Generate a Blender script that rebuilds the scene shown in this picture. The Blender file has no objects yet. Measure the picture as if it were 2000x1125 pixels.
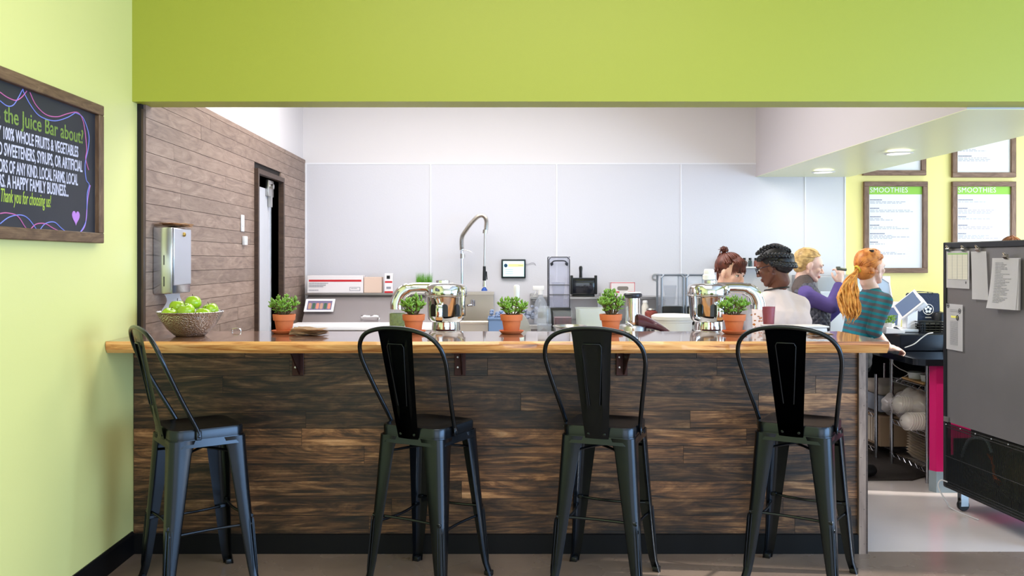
import bpy, bmesh, math, random
from math import sin, cos, pi, radians as R, sqrt
from mathutils import Vector as V, Matrix as M4, Euler, Quaternion
random.seed(7)
sc = bpy.context.scene
COL = sc.collection
F = 1707.0; CX = 967.0; HY = 508.0; CH = 1.4447

# ------------------------------------------------------------ camera, world, sun, big lights, exposure
cam = bpy.data.cameras.new('camera'); cam_o = bpy.data.objects.new('camera', cam); COL.objects.link(cam_o)
cam_o.location = (0, 0, CH); cam_o.rotation_euler = (R(90), 0, 0)
cam.sensor_width = 36; cam.lens = 36*F/2000
cam.shift_x = (1000-CX)/2000; cam.shift_y = -(562.5-HY)/2000
cam.clip_end = 100
sc.camera = cam_o
sc.view_settings.view_transform = 'Standard'; sc.view_settings.look = 'None'
sc.view_settings.exposure = -0.1; sc.view_settings.gamma = 1.0
sc.view_settings.use_curve_mapping = False
sc.cycles.use_denoising = True
sc.cycles.max_bounces = 8
world = bpy.data.worlds.new('sky'); sc.world = world; world.use_nodes = True
world.node_tree.nodes['Background'].inputs[0].default_value = (0.62, 0.80, 1.0, 1)
world.node_tree.nodes['Background'].inputs[1].default_value = 1.6

def light(name, kind, loc, rot, energy, color, size=None, size_y=None, spread=None):
    l = bpy.data.lights.new(name, kind); l.energy = energy; l.color = color
    if kind == 'AREA':
        l.shape = 'RECTANGLE' if size_y else 'DISK'
        l.size = size
        if size_y: l.size_y = size_y
        if spread: l.spread = R(spread)
    o = bpy.data.objects.new(name, l); COL.objects.link(o); o.location = loc; o.rotation_euler = [R(a) for a in rot]
    return o
s = light('sun', 'SUN', (9, 0, 6), (0, 0, 0), 7.0, (1.0, 0.95, 0.86)); s.data.angle = R(1.0)
s.rotation_euler = V((-1.0, 0.13, -0.50)).to_track_quat('-Z', 'Y').to_euler()
# daylight at the storefront windows: behind the camera, and along the right-hand side
light('storefront_daylight', 'AREA', (1.6, -3.9, 1.7), (90, 0, 0), 78, (0.97, 0.98, 1.0), 5.6, 2.7)
light('side_window_daylight', 'AREA', (5.9, 0.1, 1.5), (90, 0, 90), 500, (0.42, 0.67, 1.0), 6.6, 2.6)
light('kitchen_window_daylight', 'AREA', (5.9, 6.1, 1.5), (90, 0, 90), 120, (0.80, 0.90, 1.0), 2.8, 2.6)
# ceiling light of the kitchen and of the dining side
light('kitchen_lamp_light', 'AREA', (-0.1, 6.0, 3.22), (0, 0, 0), 135, (1.0, 0.97, 0.96), 3.0, 1.8)
light('dining_lamp_light', 'AREA', (0.2, 1.6, 3.5), (0, 0, 0), 105, (1.0, 0.90, 0.74), 2.6, 2.6)

# ------------------------------------------------------------ materials
MATS = {}
def srgb(r, g, b):
    f = lambda c: (c/255/12.92) if c/255 <= 0.04045 else ((c/255+0.055)/1.055)**2.4
    return (f(r), f(g), f(b), 1)
def mat(name, c, rough=0.5, metal=0.0, var=0.0, vscale=8, bump=0.0, bscale=40, stretch=None, trans=0.0, alpha=1.0,
        coat=0.0, emit=None, estr=0.0, ior=1.45, sheen=0.0, rvar=0.0, rnd=0.0, spec=None):
    if name in MATS: return MATS[name]
    m = bpy.data.materials.new(name); m.use_nodes = True; nt = m.node_tree; N = nt.nodes; L = nt.links
    b = N['Principled BSDF']
    c = c if len(c) == 4 else srgb(*c)
    b.inputs['Base Color'].default_value = c; b.inputs['Roughness'].default_value = rough
    b.inputs['Metallic'].default_value = metal; b.inputs['Transmission Weight'].default_value = trans
    b.inputs['Alpha'].default_value = alpha; b.inputs['Coat Weight'].default_value = coat; b.inputs['IOR'].default_value = ior
    b.inputs['Sheen Weight'].default_value = sheen
    if spec is not None: b.inputs['Specular IOR Level'].default_value = spec
    if emit: b.inputs['Emission Color'].default_value = srgb(*emit); b.inputs['Emission Strength'].default_value = estr
    if var or bump or rvar or rnd:
        tc = N.new('ShaderNodeTexCoord'); mp = N.new('ShaderNodeMapping'); L.new(tc.outputs['Object'], mp.inputs[0])
        if stretch: mp.inputs['Scale'].default_value = stretch
        nz = N.new('ShaderNodeTexNoise'); nz.inputs['Scale'].default_value = vscale; nz.inputs['Detail'].default_value = 5
        L.new(mp.outputs[0], nz.inputs['Vector'])
        if var or rnd:
            hsv = N.new('ShaderNodeHueSaturation'); hsv.inputs['Color'].default_value = c
            mr = N.new('ShaderNodeMapRange'); mr.inputs[1].default_value = 0.25; mr.inputs[2].default_value = 0.75
            mr.inputs[3].default_value = 1-var; mr.inputs[4].default_value = 1+var
            L.new(nz.outputs[0], mr.inputs[0]); last = mr.outputs[0]
            if rnd:
                oi = N.new('ShaderNodeObjectInfo'); m2 = N.new('ShaderNodeMapRange'); m2.inputs[3].default_value = 1-rnd; m2.inputs[4].default_value = 1+rnd
                L.new(oi.outputs['Random'], m2.inputs[0]); mu = N.new('ShaderNodeMath'); mu.operation = 'MULTIPLY'
                L.new(last, mu.inputs[0]); L.new(m2.outputs[0], mu.inputs[1]); last = mu.outputs[0]
            L.new(last, hsv.inputs['Value']); L.new(hsv.outputs[0], b.inputs['Base Color'])
        if rvar:
            m3 = N.new('ShaderNodeMapRange'); m3.inputs[1].default_value = .3; m3.inputs[2].default_value = .7
            m3.inputs[3].default_value = max(0, rough-rvar); m3.inputs[4].default_value = rough+rvar
            L.new(nz.outputs[0], m3.inputs[0]); L.new(m3.outputs[0], b.inputs['Roughness'])
        if bump:
            n2 = N.new('ShaderNodeTexNoise'); n2.inputs['Scale'].default_value = bscale; L.new(mp.outputs[0], n2.inputs['Vector'])
            bp = N.new('ShaderNodeBump'); bp.inputs['Strength'].default_value = bump; bp.inputs['Distance'].default_value = 0.01
            L.new(n2.outputs[0], bp.inputs['Height']); L.new(bp.outputs[0], b.inputs['Normal'])
    MATS[name] = m; return m

def wood(name, stops, scale=(1, 1, 1), grain=6.0, rough=0.5, rnd=0.3, coat=0.0, knots=0.0, dist=3.0, rndoff=True, fine=0.35, bump=0.12, blotch=0):
    """stops: list of (pos, rgb). grain runs along local X; noise is stretched across it"""
    m = bpy.data.materials.new(name); m.use_nodes = True; nt = m.node_tree; N = nt.nodes; L = nt.links
    b = N['Principled BSDF']; b.inputs['Roughness'].default_value = rough; b.inputs['Coat Weight'].default_value = coat
    b.inputs['Coat Roughness'].default_value = 0.05
    tc = N.new('ShaderNodeTexCoord'); oi = N.new('ShaderNodeObjectInfo')
    add = N.new('ShaderNodeVectorMath'); add.operation = 'ADD'
    ml = N.new('ShaderNodeVectorMath'); ml.operation = 'SCALE'; ml.inputs[0].default_value = (7.3, 3.1, 5.7)
    L.new(oi.outputs['Random'], ml.inputs['Scale']); L.new(tc.outputs['Object'], add.inputs[0]); L.new(ml.outputs[0], add.inputs[1])
    mp = N.new('ShaderNodeMapping'); mp.inputs['Scale'].default_value = scale; L.new(add.outputs[0], mp.inputs[0])
    n1 = N.new('ShaderNodeTexNoise'); n1.inputs['Scale'].default_value = grain; n1.inputs['Detail'].default_value = 6
    n1.inputs['Distortion'].default_value = dist; n1.inputs['Roughness'].default_value = .62
    L.new(mp.outputs[0], n1.inputs['Vector'])
    mp2 = N.new('ShaderNodeMapping'); mp2.inputs['Scale'].default_value = [scale[0]*.8, scale[1]*7, scale[2]*7]; L.new(add.outputs[0], mp2.inputs[0])
    n2 = N.new('ShaderNodeTexNoise'); n2.inputs['Scale'].default_value = grain*2.2; n2.inputs['Detail'].default_value = 4
    L.new(mp2.outputs[0], n2.inputs['Vector'])
    mx = N.new('ShaderNodeMix'); mx.data_type = 'FLOAT'; mx.inputs[0].default_value = fine
    L.new(n1.outputs[0], mx.inputs[2]); L.new(n2.outputs[0], mx.inputs[3])
    cr = N.new('ShaderNodeValToRGB'); e = cr.color_ramp.elements
    for i, (p, c) in enumerate(stops):
        el = e[i] if i < 2 else e.new(p)
        el.position = p; el.color = srgb(*c)
    L.new(mx.outputs[0], cr.inputs[0])
    hsv = N.new('ShaderNodeHueSaturation'); L.new(cr.outputs[0], hsv.inputs['Color'])
    m2 = N.new('ShaderNodeMapRange'); m2.inputs[3].default_value = 1-rnd; m2.inputs[4].default_value = 1+rnd*.8
    L.new(oi.outputs['Random'], m2.inputs[0]); L.new(m2.outputs[0], hsv.inputs['Value'])
    out = hsv.outputs[0]
    if blotch:
        nb = N.new('ShaderNodeTexNoise'); nb.inputs['Scale'].default_value = 1.6; nb.inputs['Detail'].default_value = 7; nb.inputs['Roughness'].default_value = .7
        mb = N.new('ShaderNodeMapping'); mb.inputs['Scale'].default_value = (1, 3, 3); L.new(add.outputs[0], mb.inputs[0]); L.new(mb.outputs[0], nb.inputs['Vector'])
        rb = N.new('ShaderNodeMapRange'); rb.inputs[1].default_value = .36; rb.inputs[2].default_value = .62; rb.inputs[3].default_value = 1-blotch; rb.inputs[4].default_value = 1.35
        L.new(nb.outputs[0], rb.inputs[0]); h2 = N.new('ShaderNodeHueSaturation'); L.new(out, h2.inputs['Color']); L.new(rb.outputs[0], h2.inputs['Value']); out = h2.outputs[0]
    if knots:
        vo = N.new('ShaderNodeTexVoronoi'); mpk = N.new('ShaderNodeMapping'); mpk.inputs['Scale'].default_value = (1.3, 5, 5)
        L.new(add.outputs[0], mpk.inputs[0]); L.new(mpk.outputs[0], vo.inputs['Vector']); vo.inputs['Scale'].default_value = knots
        k = N.new('ShaderNodeMapRange'); k.inputs[1].default_value = 0.06; k.inputs[2].default_value = 0.16
        L.new(vo.outputs['Distance'], k.inputs[0])
        mk = N.new('ShaderNodeMix'); mk.data_type = 'RGBA'; mk.inputs[6].default_value = srgb(*[int(v*.35) for v in stops[0][1]])
        L.new(k.outputs[0], mk.inputs[0]); L.new(out, mk.inputs[7]); out = mk.outputs[2]
    L.new(out, b.inputs['Base Color'])
    bp = N.new('ShaderNodeBump'); bp.inputs['Strength'].default_value = bump; bp.inputs['Distance'].default_value = .004
    L.new(mx.outputs[0], bp.inputs['Height']); L.new(bp.outputs[0], b.inputs['Normal'])
    MATS[name] = m; return m

green = mat('green_paint', (163, 168, 58), rough=0.42, bump=.04, bscale=260)
green_side = mat('pale_green_paint', (216, 215, 142), rough=0.30, bump=.04, bscale=260)
green_menu = mat('yellow_green_paint', (240, 228, 150), rough=0.45)
white_paint = mat('white_paint', (216, 212, 214), rough=0.6)
frp = mat('white_wall_panel', (206, 205, 212), rough=0.35, bump=.06, bscale=90)
strip_white = mat('white_plastic_strip', (226, 226, 232), rough=.3)
black_base = mat('black_rubber_base', (8, 8, 10), rough=.5, spec=.25)
steel = mat('brushed_steel', (190, 188, 186), rough=.28, metal=1, var=.08, vscale=60, stretch=(1, 1, 30))
chrome = mat('chrome', (225, 225, 228), rough=.06, metal=1)
black_metal = mat('black_stool_metal', (54, 58, 64), rough=.27, metal=.95)
black_plastic = mat('black_plastic', (18, 19, 21), rough=.35)
white_plastic = mat('white_plastic', (232, 232, 232), rough=.4)
paper = mat('white_paper', (236, 234, 238), rough=.8)
ink = mat('grey_ink', (140, 140, 150), rough=.8)
ink_dark = mat('dark_ink', (50, 50, 60), rough=.8)

# ------------------------------------------------------------ mesh helpers
def NB(): return bmesh.new()
def xf(bm, vs, m): bmesh.ops.transform(bm, matrix=m, verts=vs)
def box(bm, x0, x1, y0, y1, z0, z1, m=None):
    r = bmesh.ops.create_cube(bm, size=1)['verts']
    for v in r: v.co = V(((x0+x1)/2+v.co.x*(x1-x0), (y0+y1)/2+v.co.y*(y1-y0), (z0+z1)/2+v.co.z*(z1-z0)))
    if m: xf(bm, r, m)
    return r
def rbox(bm, x0, x1, y0, y1, z0, z1, r=.005, seg=2, m=None):
    t = NB(); box(t, x0, x1, y0, y1, z0, z1)
    bmesh.ops.bevel(t, geom=t.edges[:], offset=r, segments=seg, affect='EDGES', profile=.5)
    return merge(bm, t, m)
def merge(bm, t, m=None):
    t.verts.ensure_lookup_table(); mp = {}
    out = []
    for v in t.verts:
        nv = bm.verts.new(m @ v.co if m else v.co); mp[v] = nv; out.append(nv)
    for f in t.faces:
        try: bm.faces.new([mp[v] for v in f.verts])
        except ValueError: pass
    t.free(); return out
def lathe(bm, prof, n=28, m=None, closed=False):
    """prof: (r, z) bottom to top; r==0 ends are closed"""
    rings = []
    for r, z in prof:
        if r < 1e-6: rings.append([bm.verts.new((0, 0, z))])
        else: rings.append([bm.verts.new((r*cos(2*pi*i/n), r*sin(2*pi*i/n), z)) for i in range(n)])
    allv = [v for rg in rings for v in rg]
    for a, b in zip(rings[:-1], rings[1:]):
        for i in range(n):
            j = (i+1) % n
            if len(a) == 1 and len(b) == 1: continue
            if len(a) == 1: bm.faces.new((a[0], b[j], b[i]))
            elif len(b) == 1: bm.faces.new((a[i], a[j], b[0]))
            else: bm.faces.new((a[i], a[j], b[j], b[i]))
    if m: xf(bm, allv, m)
    return allv
def frame_of(t):
    t = t.normalized(); a = V((0, 0, 1)) if abs(t.z) < .9 else V((1, 0, 0))
    u = t.cross(a).normalized(); w = t.cross(u).normalized(); return u, w
def tube(bm, pts, r, n=8, cap=True, flat=1.0, up=None):
    pts = [V(p) for p in pts]; rs = r if isinstance(r, (list, tuple)) else [r]*len(pts)
    rings = []; pu = None
    for i, p in enumerate(pts):
        t = (pts[min(i+1, len(pts)-1)]-pts[max(i-1, 0)])
        if t.length < 1e-9: t = V((0, 0, 1))
        t.normalize()
        if pu is None:
            u = (up.cross(t).normalized() if up is not None else frame_of(t)[0])
        else:
            u = pu - t*pu.dot(t)
            u = u.normalized() if u.length > 1e-6 else frame_of(t)[0]
        w = t.cross(u).normalized(); pu = u
        rings.append([bm.verts.new(p+u*rs[i]*cos(2*pi*k/n)+w*rs[i]*flat*sin(2*pi*k/n)) for k in range(n)])
    for a, b in zip(rings[:-1], rings[1:]):
        for k in range(n): bm.faces.new((a[k], a[(k+1) % n], b[(k+1) % n], b[k]))
    if cap:
        bm.faces.new(rings[0][::-1]); bm.faces.new(rings[-1])
    return [v for rg in rings for v in rg]
def bez(p, n=12):
    """Catmull-Rom through points"""
    p = [V(q) for q in p]; out = []
    for i in range(len(p)-1):
        a = p[max(i-1, 0)]; b = p[i]; c = p[i+1]; d = p[min(i+2, len(p)-1)]
        for k in range(n):
            t = k/n
            out.append(.5*((2*b)+(c-a)*t+(2*a-5*b+4*c-d)*t*t+(3*b-a-3*c+d)*t*t*t))
    out.append(p[-1]); return out
def prism(bm, poly, t0, t1, plane='XZ', m=None):
    """poly of 2D points extruded; XZ -> thickness in y, XY -> thickness in z, YZ -> thickness in x"""
    f = {'XZ': lambda a, b, t: (a, t, b), 'XY': lambda a, b, t: (a, b, t), 'YZ': lambda a, b, t: (t, a, b)}[plane]
    A = [bm.verts.new(f(a, b, t0)) for a, b in poly]; B = [bm.verts.new(f(a, b, t1)) for a, b in poly]
    n = len(poly)
    bm.faces.new(A); bm.faces.new(B[::-1])
    for i in range(n): bm.faces.new((A[i], B[i], B[(i+1) % n], A[(i+1) % n]))
    if m: xf(bm, A+B, m)
    return A+B
def ball(bm, c, r, sub=2, m=None, rot=None):
    r = (r, r, r) if not isinstance(r, (tuple, list)) else r
    vs = bmesh.ops.create_icosphere(bm, subdivisions=sub, radius=1)['verts']
    mm = M4.Translation(V(c)) @ (rot.to_4x4() if rot else M4.Identity(4)) @ M4.Diagonal((*r, 1))
    xf(bm, vs, (m @ mm) if m else mm); return vs
def rrect(w, h, r, n=5, cx=0, cy=0):
    o = []
    for sx, sy, a0 in ((1, 1, 0), (-1, 1, 90), (-1, -1, 180), (1, -1, 270)):
        for k in range(n+1):
            a = R(a0+90*k/n); o.append((cx+sx*(w/2-r)+r*cos(a), cy+sy*(h/2-r)+r*sin(a)))
    return o
def mesh(name, bm, m, parent=None, loc=(0, 0, 0), rot=None, smooth=False, kind=None, label=None, angle=40):
    bmesh.ops.recalc_face_normals(bm, faces=bm.faces[:])
    me = bpy.data.meshes.new(name)
    if smooth:
        for f in bm.faces: f.smooth = True
        for e in bm.edges:
            if len(e.link_faces) == 2 and e.calc_face_angle(0) > R(angle): e.smooth = False
    bm.to_mesh(me); bm.free(); me.materials.append(m)
    o = bpy.data.objects.new(name, me); COL.objects.link(o)
    if parent is not None: o.parent = parent
    o.location = loc
    if rot is not None: o.rotation_euler = rot
    if kind: o['kind'] = kind
    if label: o['label'] = label
    return o
def struct(name, bm, m, label=None, **k):
    return mesh(name, bm, m, kind='structure', label=label, **k)
def thing(name, label, cat, loc=(0, 0, 0), rz=0, group=None):
    o = bpy.data.objects.new(name, None); COL.objects.link(o); o.empty_display_size = .05
    o.location = loc; o.rotation_euler = (0, 0, rz); o['label'] = label; o['category'] = cat
    if group: o['group'] = group
    return o
def tag(o, label, cat, group=None):
    o['label'] = label; o['category'] = cat
    if group: o['group'] = group
    return o
def dup(root, loc, rz=None, label=None):
    r = root.copy(); COL.objects.link(r); r.location = loc
    if rz is not None: r.rotation_euler = (0, 0, rz)
    if label: r['label'] = label
    for ch in root.children:
        c = ch.copy(); COL.objects.link(c); c.parent = r
        for g in ch.children:
            d = g.copy(); COL.objects.link(d); d.parent = c
    return r
def P(x, y, d): return V(((x-CX)*d/F, d, CH-(y-HY)*d/F))
def text(name, s, size, m, parent, loc, rot=(R(90), 0, 0), sx=1.0, ext=.0006, align='LEFT', off=0.0, shear=0.0, spacing=1.0):
    cu = bpy.data.curves.new(name, 'FONT'); cu.body = s; cu.size = size; cu.extrude = ext; cu.align_x = align
    cu.offset = off; cu.shear = shear; cu.resolution_u = 3; cu.space_character = spacing
    to = bpy.data.objects.new(name, cu); COL.objects.link(to)
    bpy.context.view_layer.update()
    me = bpy.data.meshes.new_from_object(to.evaluated_get(bpy.context.evaluated_depsgraph_get()))
    bpy.data.objects.remove(to); me.materials.clear(); me.materials.append(m)
    o = bpy.data.objects.new(name, me); COL.objects.link(o); o.parent = parent
    o.location = loc; o.rotation_euler = rot; o.scale = (sx, 1, 1); o['kind'] = 'stuff'; return o
def look_rot(axis_to, roll=0):
    return V(axis_to).to_track_quat('Z', 'Y').to_matrix()

# ------------------------------------------------------------ the setting
LW = -1.786        # left green wall plane
WW = -1.755        # wood clad wall plane
DB = 8.08          # back wall
DP = 4.30          # bar panel / header front
concrete = mat('brown_stained_concrete', (124, 108, 98), rough=.26, var=.22, vscale=2.2, rvar=.1, bump=.05, bscale=30)
epoxy = mat('pale_epoxy_floor', (208, 197, 194), rough=.15, var=.06, vscale=2, rvar=.05)
b = NB(); box(b, LW-.3, 6, -4, 4.33, -.1, 0); struct('floor', b, concrete, 'brown stained concrete floor on the customer side')
b = NB(); box(b, LW-.3, 6, 4.33, 8.3, -.1, 0.0); struct('floor', b, epoxy, 'pale glossy floor of the kitchen behind the bar')
b = NB(); box(b, LW-.2, LW, -4, DP+.06, 0, 3.6); struct('wall_left', b, green_side, 'pale green side wall with the chalkboard')
# wood clad kitchen side wall carcass (with a door opening)
DY0, DY1, DZ = 6.40, 7.13, 2.08
ztop = 2.37
dark = mat('dark_backing', (28, 22, 20), rough=.8)
b = NB()
box(b, LW-.2, WW-.012, DP+.06, DY0, 0, ztop); box(b, LW-.2, WW-.012, DY1, DB, 0, ztop); box(b, LW-.2, WW-.012, DY0, DY1, DZ, ztop)
wl = struct('wall_left', b, dark, 'kitchen side wall clad in brown horizontal planks')
clad = wood('grey_brown_plank', [(.22, (84, 68, 60)), (.45, (132, 110, 98)), (.6, (150, 128, 114)), (.8, (186, 164, 148))],
            scale=(1, 4.5, 4.5), grain=3.2, rough=.5, rnd=.16, dist=2.2, fine=.25)
ph = .0865
def planks(parent, y0, y1, zr, x, along='Y', pm=clad, seed=1, gap=.0025, minl=.7, maxl=1.9, th=.012):
    rr = random.Random(seed); row = 0; z = zr[0]
    while z < zr[1]-.01:
        z2 = min(z+ph, zr[1]); a = y0; c = rr.uniform(.3, maxl)
        while a < y1-1e-4:
            e = min(a+c, y1)
            if y1-e < .15: e = y1
            segs = [(a, e)]
            if along == 'Y' and z < DZ+.02:
                segs = [(max(a, s0), min(e, s1)) for s0, s1 in ((y0, DY0-.03), (DY1+.03, y1))]
            for s0, s1 in segs:
                if s1-s0 < .01: continue
                L = s1-s0; t = NB(); pr = rr.uniform(0, .0015)
                box(t, -L/2+gap/2, L/2-gap/2, -th-pr, 0, gap/2, z2-z-gap/2)
                if along == 'Y':
                    mesh('plank', t, pm, parent, (x-.012, (s0+s1)/2, z), (0, 0, R(90)))
                else:
                    mesh('plank', t, pm, parent, ((s0+s1)/2, x, z))
            a = e; c = rr.uniform(minl, maxl)
        z = z2; row += 1
planks(wl, DP+.09, DB, (0, ztop), WW, 'Y', clad, 3, minl=1.6, maxl=3.4)
trimwood = wood('dark_trim_wood', [(.3, (44, 30, 24)), (.6, (74, 54, 42)), (.85, (98, 76, 60))], scale=(1, 5, 5), grain=4, rough=.5, rnd=.1)
t1 = struct('trim_1', (lambda t: (box(t, -1.1, 1.1, 0, .035, 0, .03), t)[1])(NB()), trimwood, 'dark vertical trim board where the plank wall begins', loc=(LW+.0, DP+.06, 1.1), rot=(0, R(90), 0))
t1.location = (LW, DP+.062, 1.1)
# left upper white wall, back wall
b = NB(); box(b, LW-.2, WW-.02, DP+.17, DB, ztop, 3.4); struct('wall_left', b, white_paint, 'white wall above the plank cladding')
b = NB(); box(b, LW-.2, 3.235, DB, DB+.15, 0, 3.4); wb = struct('wall_back', b, white_paint, 'white kitchen back wall')
xs = [WW, -.596, .568, 1.718, 2.864, 3.232]; zz = 2.335
for a, c in zip(xs[:-1], xs[1:]):
    t = NB(); box(t, a+.004, c-.004, -.006, 0, 0.1, zz); mesh('panel', t, frp, wb, (0, DB, 0))
for a in xs[1:]:
    t = NB(); prism(t, [(a-.008, 0), (a-.006, -.012), (a+.006, -.012), (a+.008, 0)], .1, zz, 'XY'); mesh('seam_strip', t, strip_white, wb, (0, DB, 0))
t = NB(); prism(t, [(0, zz-.008), (-.010, zz-.006), (-.010, zz+.006), (0, zz+.008)], WW, 3.235, 'YZ'); mesh('seam_strip', t, strip_white, wb, (0, DB, 0))
t = NB(); box(t, WW, WW+.014, -.014, 0, .1, zz); mesh('seam_strip', t, strip_white, wb, (0, DB, 0))
b = NB(); box(b, 3.235, 6, DB+.0, DB+.15, 0, 3.4); struct('wall_back', b, green_menu, 'yellow green wall that carries the menu boards')
# header over the bar opening
b = NB(); box(b, LW, 6, DP, DP+.165, 2.225, 3.6); struct('wall_front', b, green, 'bright green header wall over the bar opening')
# soffit
sof_w = mat('soffit_white', (206, 200, 204), rough=.6)
sof_g = mat('soffit_pale_green', (232, 234, 198), rough=.35)
b = NB(); box(b, 2.41, 3.27, DP+.165, DB, 2.216, 3.4); so = struct('ceiling', b, sof_w, 'dropped soffit with white side and pale green underside')
t = NB(); box(t, 2.4095, 3.2705, DP+.1655, DB, 2.213, 2.216); mesh('soffit_panel', t, sof_g, so)
b = NB(); box(b, LW-.2, 2.41, DP+.165, DB, 3.3, 3.4); struct('ceiling', b, white_paint, 'white kitchen ceiling')
b = NB(); box(b, 3.27, 6, DP+.165, DB, 3.3, 3.4); struct('ceiling', b, sof_g, 'pale ceiling over the order counter')
b = NB(); box(b, LW-.2, 6, -4, DP, 3.6, 3.7); struct('ceiling', b, white_paint, 'white ceiling of the dining side')
# right-hand and rear walls with storefront window openings (out of the frame)
b = NB()
box(b, 6, 6.15, -4, DB, 0, .2); box(b, 6, 6.15, -4, DB, 2.8, 3.6)
for y in (-4, -.8, 3.5, 4.7): box(b, 6, 6.15, y, y+.2, .2, 2.8)
box(b, 6, 6.15, 7.3, DB, .2, 2.8)
box(b, 6, 6.15, 3.5, 4.9, .2, 2.8)
struct('wall_right', b, green_side, 'storefront wall with window openings')
b = NB()
box(b, LW-.2, 6.15, -4.15, -4, 0, .3); box(b, LW-.2, 6.15, -4.15, -4, 3.05, 3.6)
for x in (LW-.2, -1.25, 1.5, 4.4, 6.0): box(b, x, x+.15, -4.15, -4, .3, 3.05)
struct('wall_rear', b, green_side, 'storefront wall behind the camera with window openings')
# baseboards
t = NB(); prism(t, [(0, 0), (.012, 0), (.012, .10), (.006, .112), (0, .112)], -4, DP-.005, 'XZ'); struct('baseboard_left', t, black_base, 'black rubber baseboard along the green side wall', loc=(LW, 0, 0))
# door in the plank wall
dt = NB()
for (y0, y1, z0, z1) in ((DY0-.035, DY0, 0, DZ+.035), (DY1, DY1+.035, 0, DZ+.035), (DY0, DY1, DZ, DZ+.035)):
    box(dt, WW-.17, WW+.03, y0, y1, z0, z1)
struct('trim_2', dt, trimwood, 'dark wooden frame of the kitchen doorway')
d = bpy.data.objects.new('door_1', None); COL.objects.link(d); d['kind'] = 'structure'; d['label'] = 'grey door standing ajar in the plank wall'
d.location = (WW-.045, DY0+.01, 0)
door_m = mat('pale_grey_door', (190, 190, 196), rough=.4); alu = mat('bright_aluminium', (215, 225, 235), rough=.25, metal=.8)
t = NB(); box(t, -.02, .02, 0, .49, .01, 2.0); mesh('door_leaf', t, door_m, d)
t = NB(); box(t, -.024, .022, .49, .53, .01, 2.0); mesh('edge_strip', t, alu, d)
t = NB(); rbox(t, .02, .045, .36, .52, 1.94, 2.07, .006); box(t, .025, .05, .42, .46, 1.86, 1.95); lathe(t, [(0, 0), (.02, 0), (.02, .02), (0, .02)], 14, M4.Translation((.045, .44, 2.02)) @ M4.Rotation(R(90), 4, 'Y')); mesh('hanger_bracket', t, steel, d, smooth=True)
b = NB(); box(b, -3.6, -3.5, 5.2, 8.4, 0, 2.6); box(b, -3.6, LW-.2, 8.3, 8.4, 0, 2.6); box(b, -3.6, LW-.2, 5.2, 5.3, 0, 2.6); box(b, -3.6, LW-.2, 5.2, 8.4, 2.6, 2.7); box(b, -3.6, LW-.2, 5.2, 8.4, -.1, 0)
struct('wall_storeroom', b, mat('storeroom_painted_dark', (16, 16, 20), rough=.9), 'unlit room behind the kitchen doorway')  # near-black walls: the room's darkness is put into the colour

# ------------------------------------------------------------ bar
bar = thing('bar', 'long bar front clad in dark stained horizontal planks under the live edge top', 'bar', (0, DP, 0))
BX0, BX1 = LW+.003, 1.822
t = NB(); box(t, BX0, BX1, .012, .12, 0, 1.015); mesh('carcass', t, dark, bar)
barwood = wood('dark_stained_plank', [(.32, (10, 7, 6)), (.42, (52, 34, 22)), (.52, (104, 70, 44)), (.62, (150, 110, 74)), (.74, (186, 150, 114))],
               scale=(1, 7, 7), grain=1.7, rough=.42, rnd=.5, dist=3.4, fine=.3, knots=.9, bump=.3, blotch=.8)
planks(bar, BX0, BX1-.035, (.096, 1.015), 0, 'X', barwood, 11, gap=.002, minl=.9, maxl=2.2, th=0.0)
for o in [c for c in bar.children if c.name.startswith('plank')]: o.location.y = .012
t = NB(); box(t, BX0, BX1-.035, -.004, .012, 0, .094); mesh('toe_board', t, black_base, bar)
t = NB(); box(t, -.51, .507, -.006, .016, -.017, .017); mesh('corner_trim', t, clad, bar, (BX1-.017, 0, .507), (0, R(90), 0))
t = NB(); box(t, BX1-.001, BX1+.012, .0, .12, 0, 1.015); mesh('end_board', t, trimwood, bar)
nl = NB()
for k in range(12): ball(nl, (BX1-.017+(-.008 if k % 2 else .008), -.007, .05+k*.085), .0016, 1)
mesh('nail', nl, black_plastic, bar, kind='stuff')
# live edge top
topw = wood('live_edge_wood', [(.30, (84, 44, 20)), (.40, (176, 106, 50)), (.50, (218, 154, 88)), (.64, (236, 182, 114)), (.85, (246, 206, 148))],
            scale=(.6, 9, 9), grain=2.2, rough=.3, rnd=.02, coat=1.0, knots=.8, dist=2.6, fine=.15, bump=.03)
t = NB(); n = 90; rows = []
for i in range(n+1):
    x = LW+.003+(1.80-LW-.003)*i/n
    w = .006*sin(x*2.3)+.004*sin(x*6.1+1)+.0025*sin(x*15)
    w2 = .004*sin(x*3.7+2)+.003*sin(x*9)
    back = 4.57 + (.0)
    prof = [(4.0+w, 1.0725), (3.992+w+w2*.5, 1.058), (3.998+w2, 1.035), (4.012+w2, 1.018), (back, 1.018), (back, 1.0725)]
    rows.append([t.verts.new((x if 1 else 0, a, z)) for a, z in prof])
for a, c in zip(rows[:-1], rows[1:]):
    for k in range(6): t.faces.new((a[k], a[(k+1) % 6], c[(k+1) % 6], c[k]))
t.faces.new(rows[0]); t.faces.new(rows[-1][::-1])
bt = mesh('countertop', t, topw, smooth=True, angle=25)
bt.data.materials.append(wood('dark_top_wood', [(.30, (60, 34, 20)), (.42, (104, 66, 42)), (.55, (132, 90, 62)), (.8, (160, 116, 84))], scale=(.6, 9, 9), grain=2.2, rough=.3, rnd=.02, coat=1.0, dist=2.6, fine=.15, bump=.0))  # darker brown wood, used on the upward faces only
for f in bt.data.polygons:
    if f.normal.z > .9: f.material_index = 1; tag(bt, 'thick live edge wooden bar top with honey coloured front', 'countertop')
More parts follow.
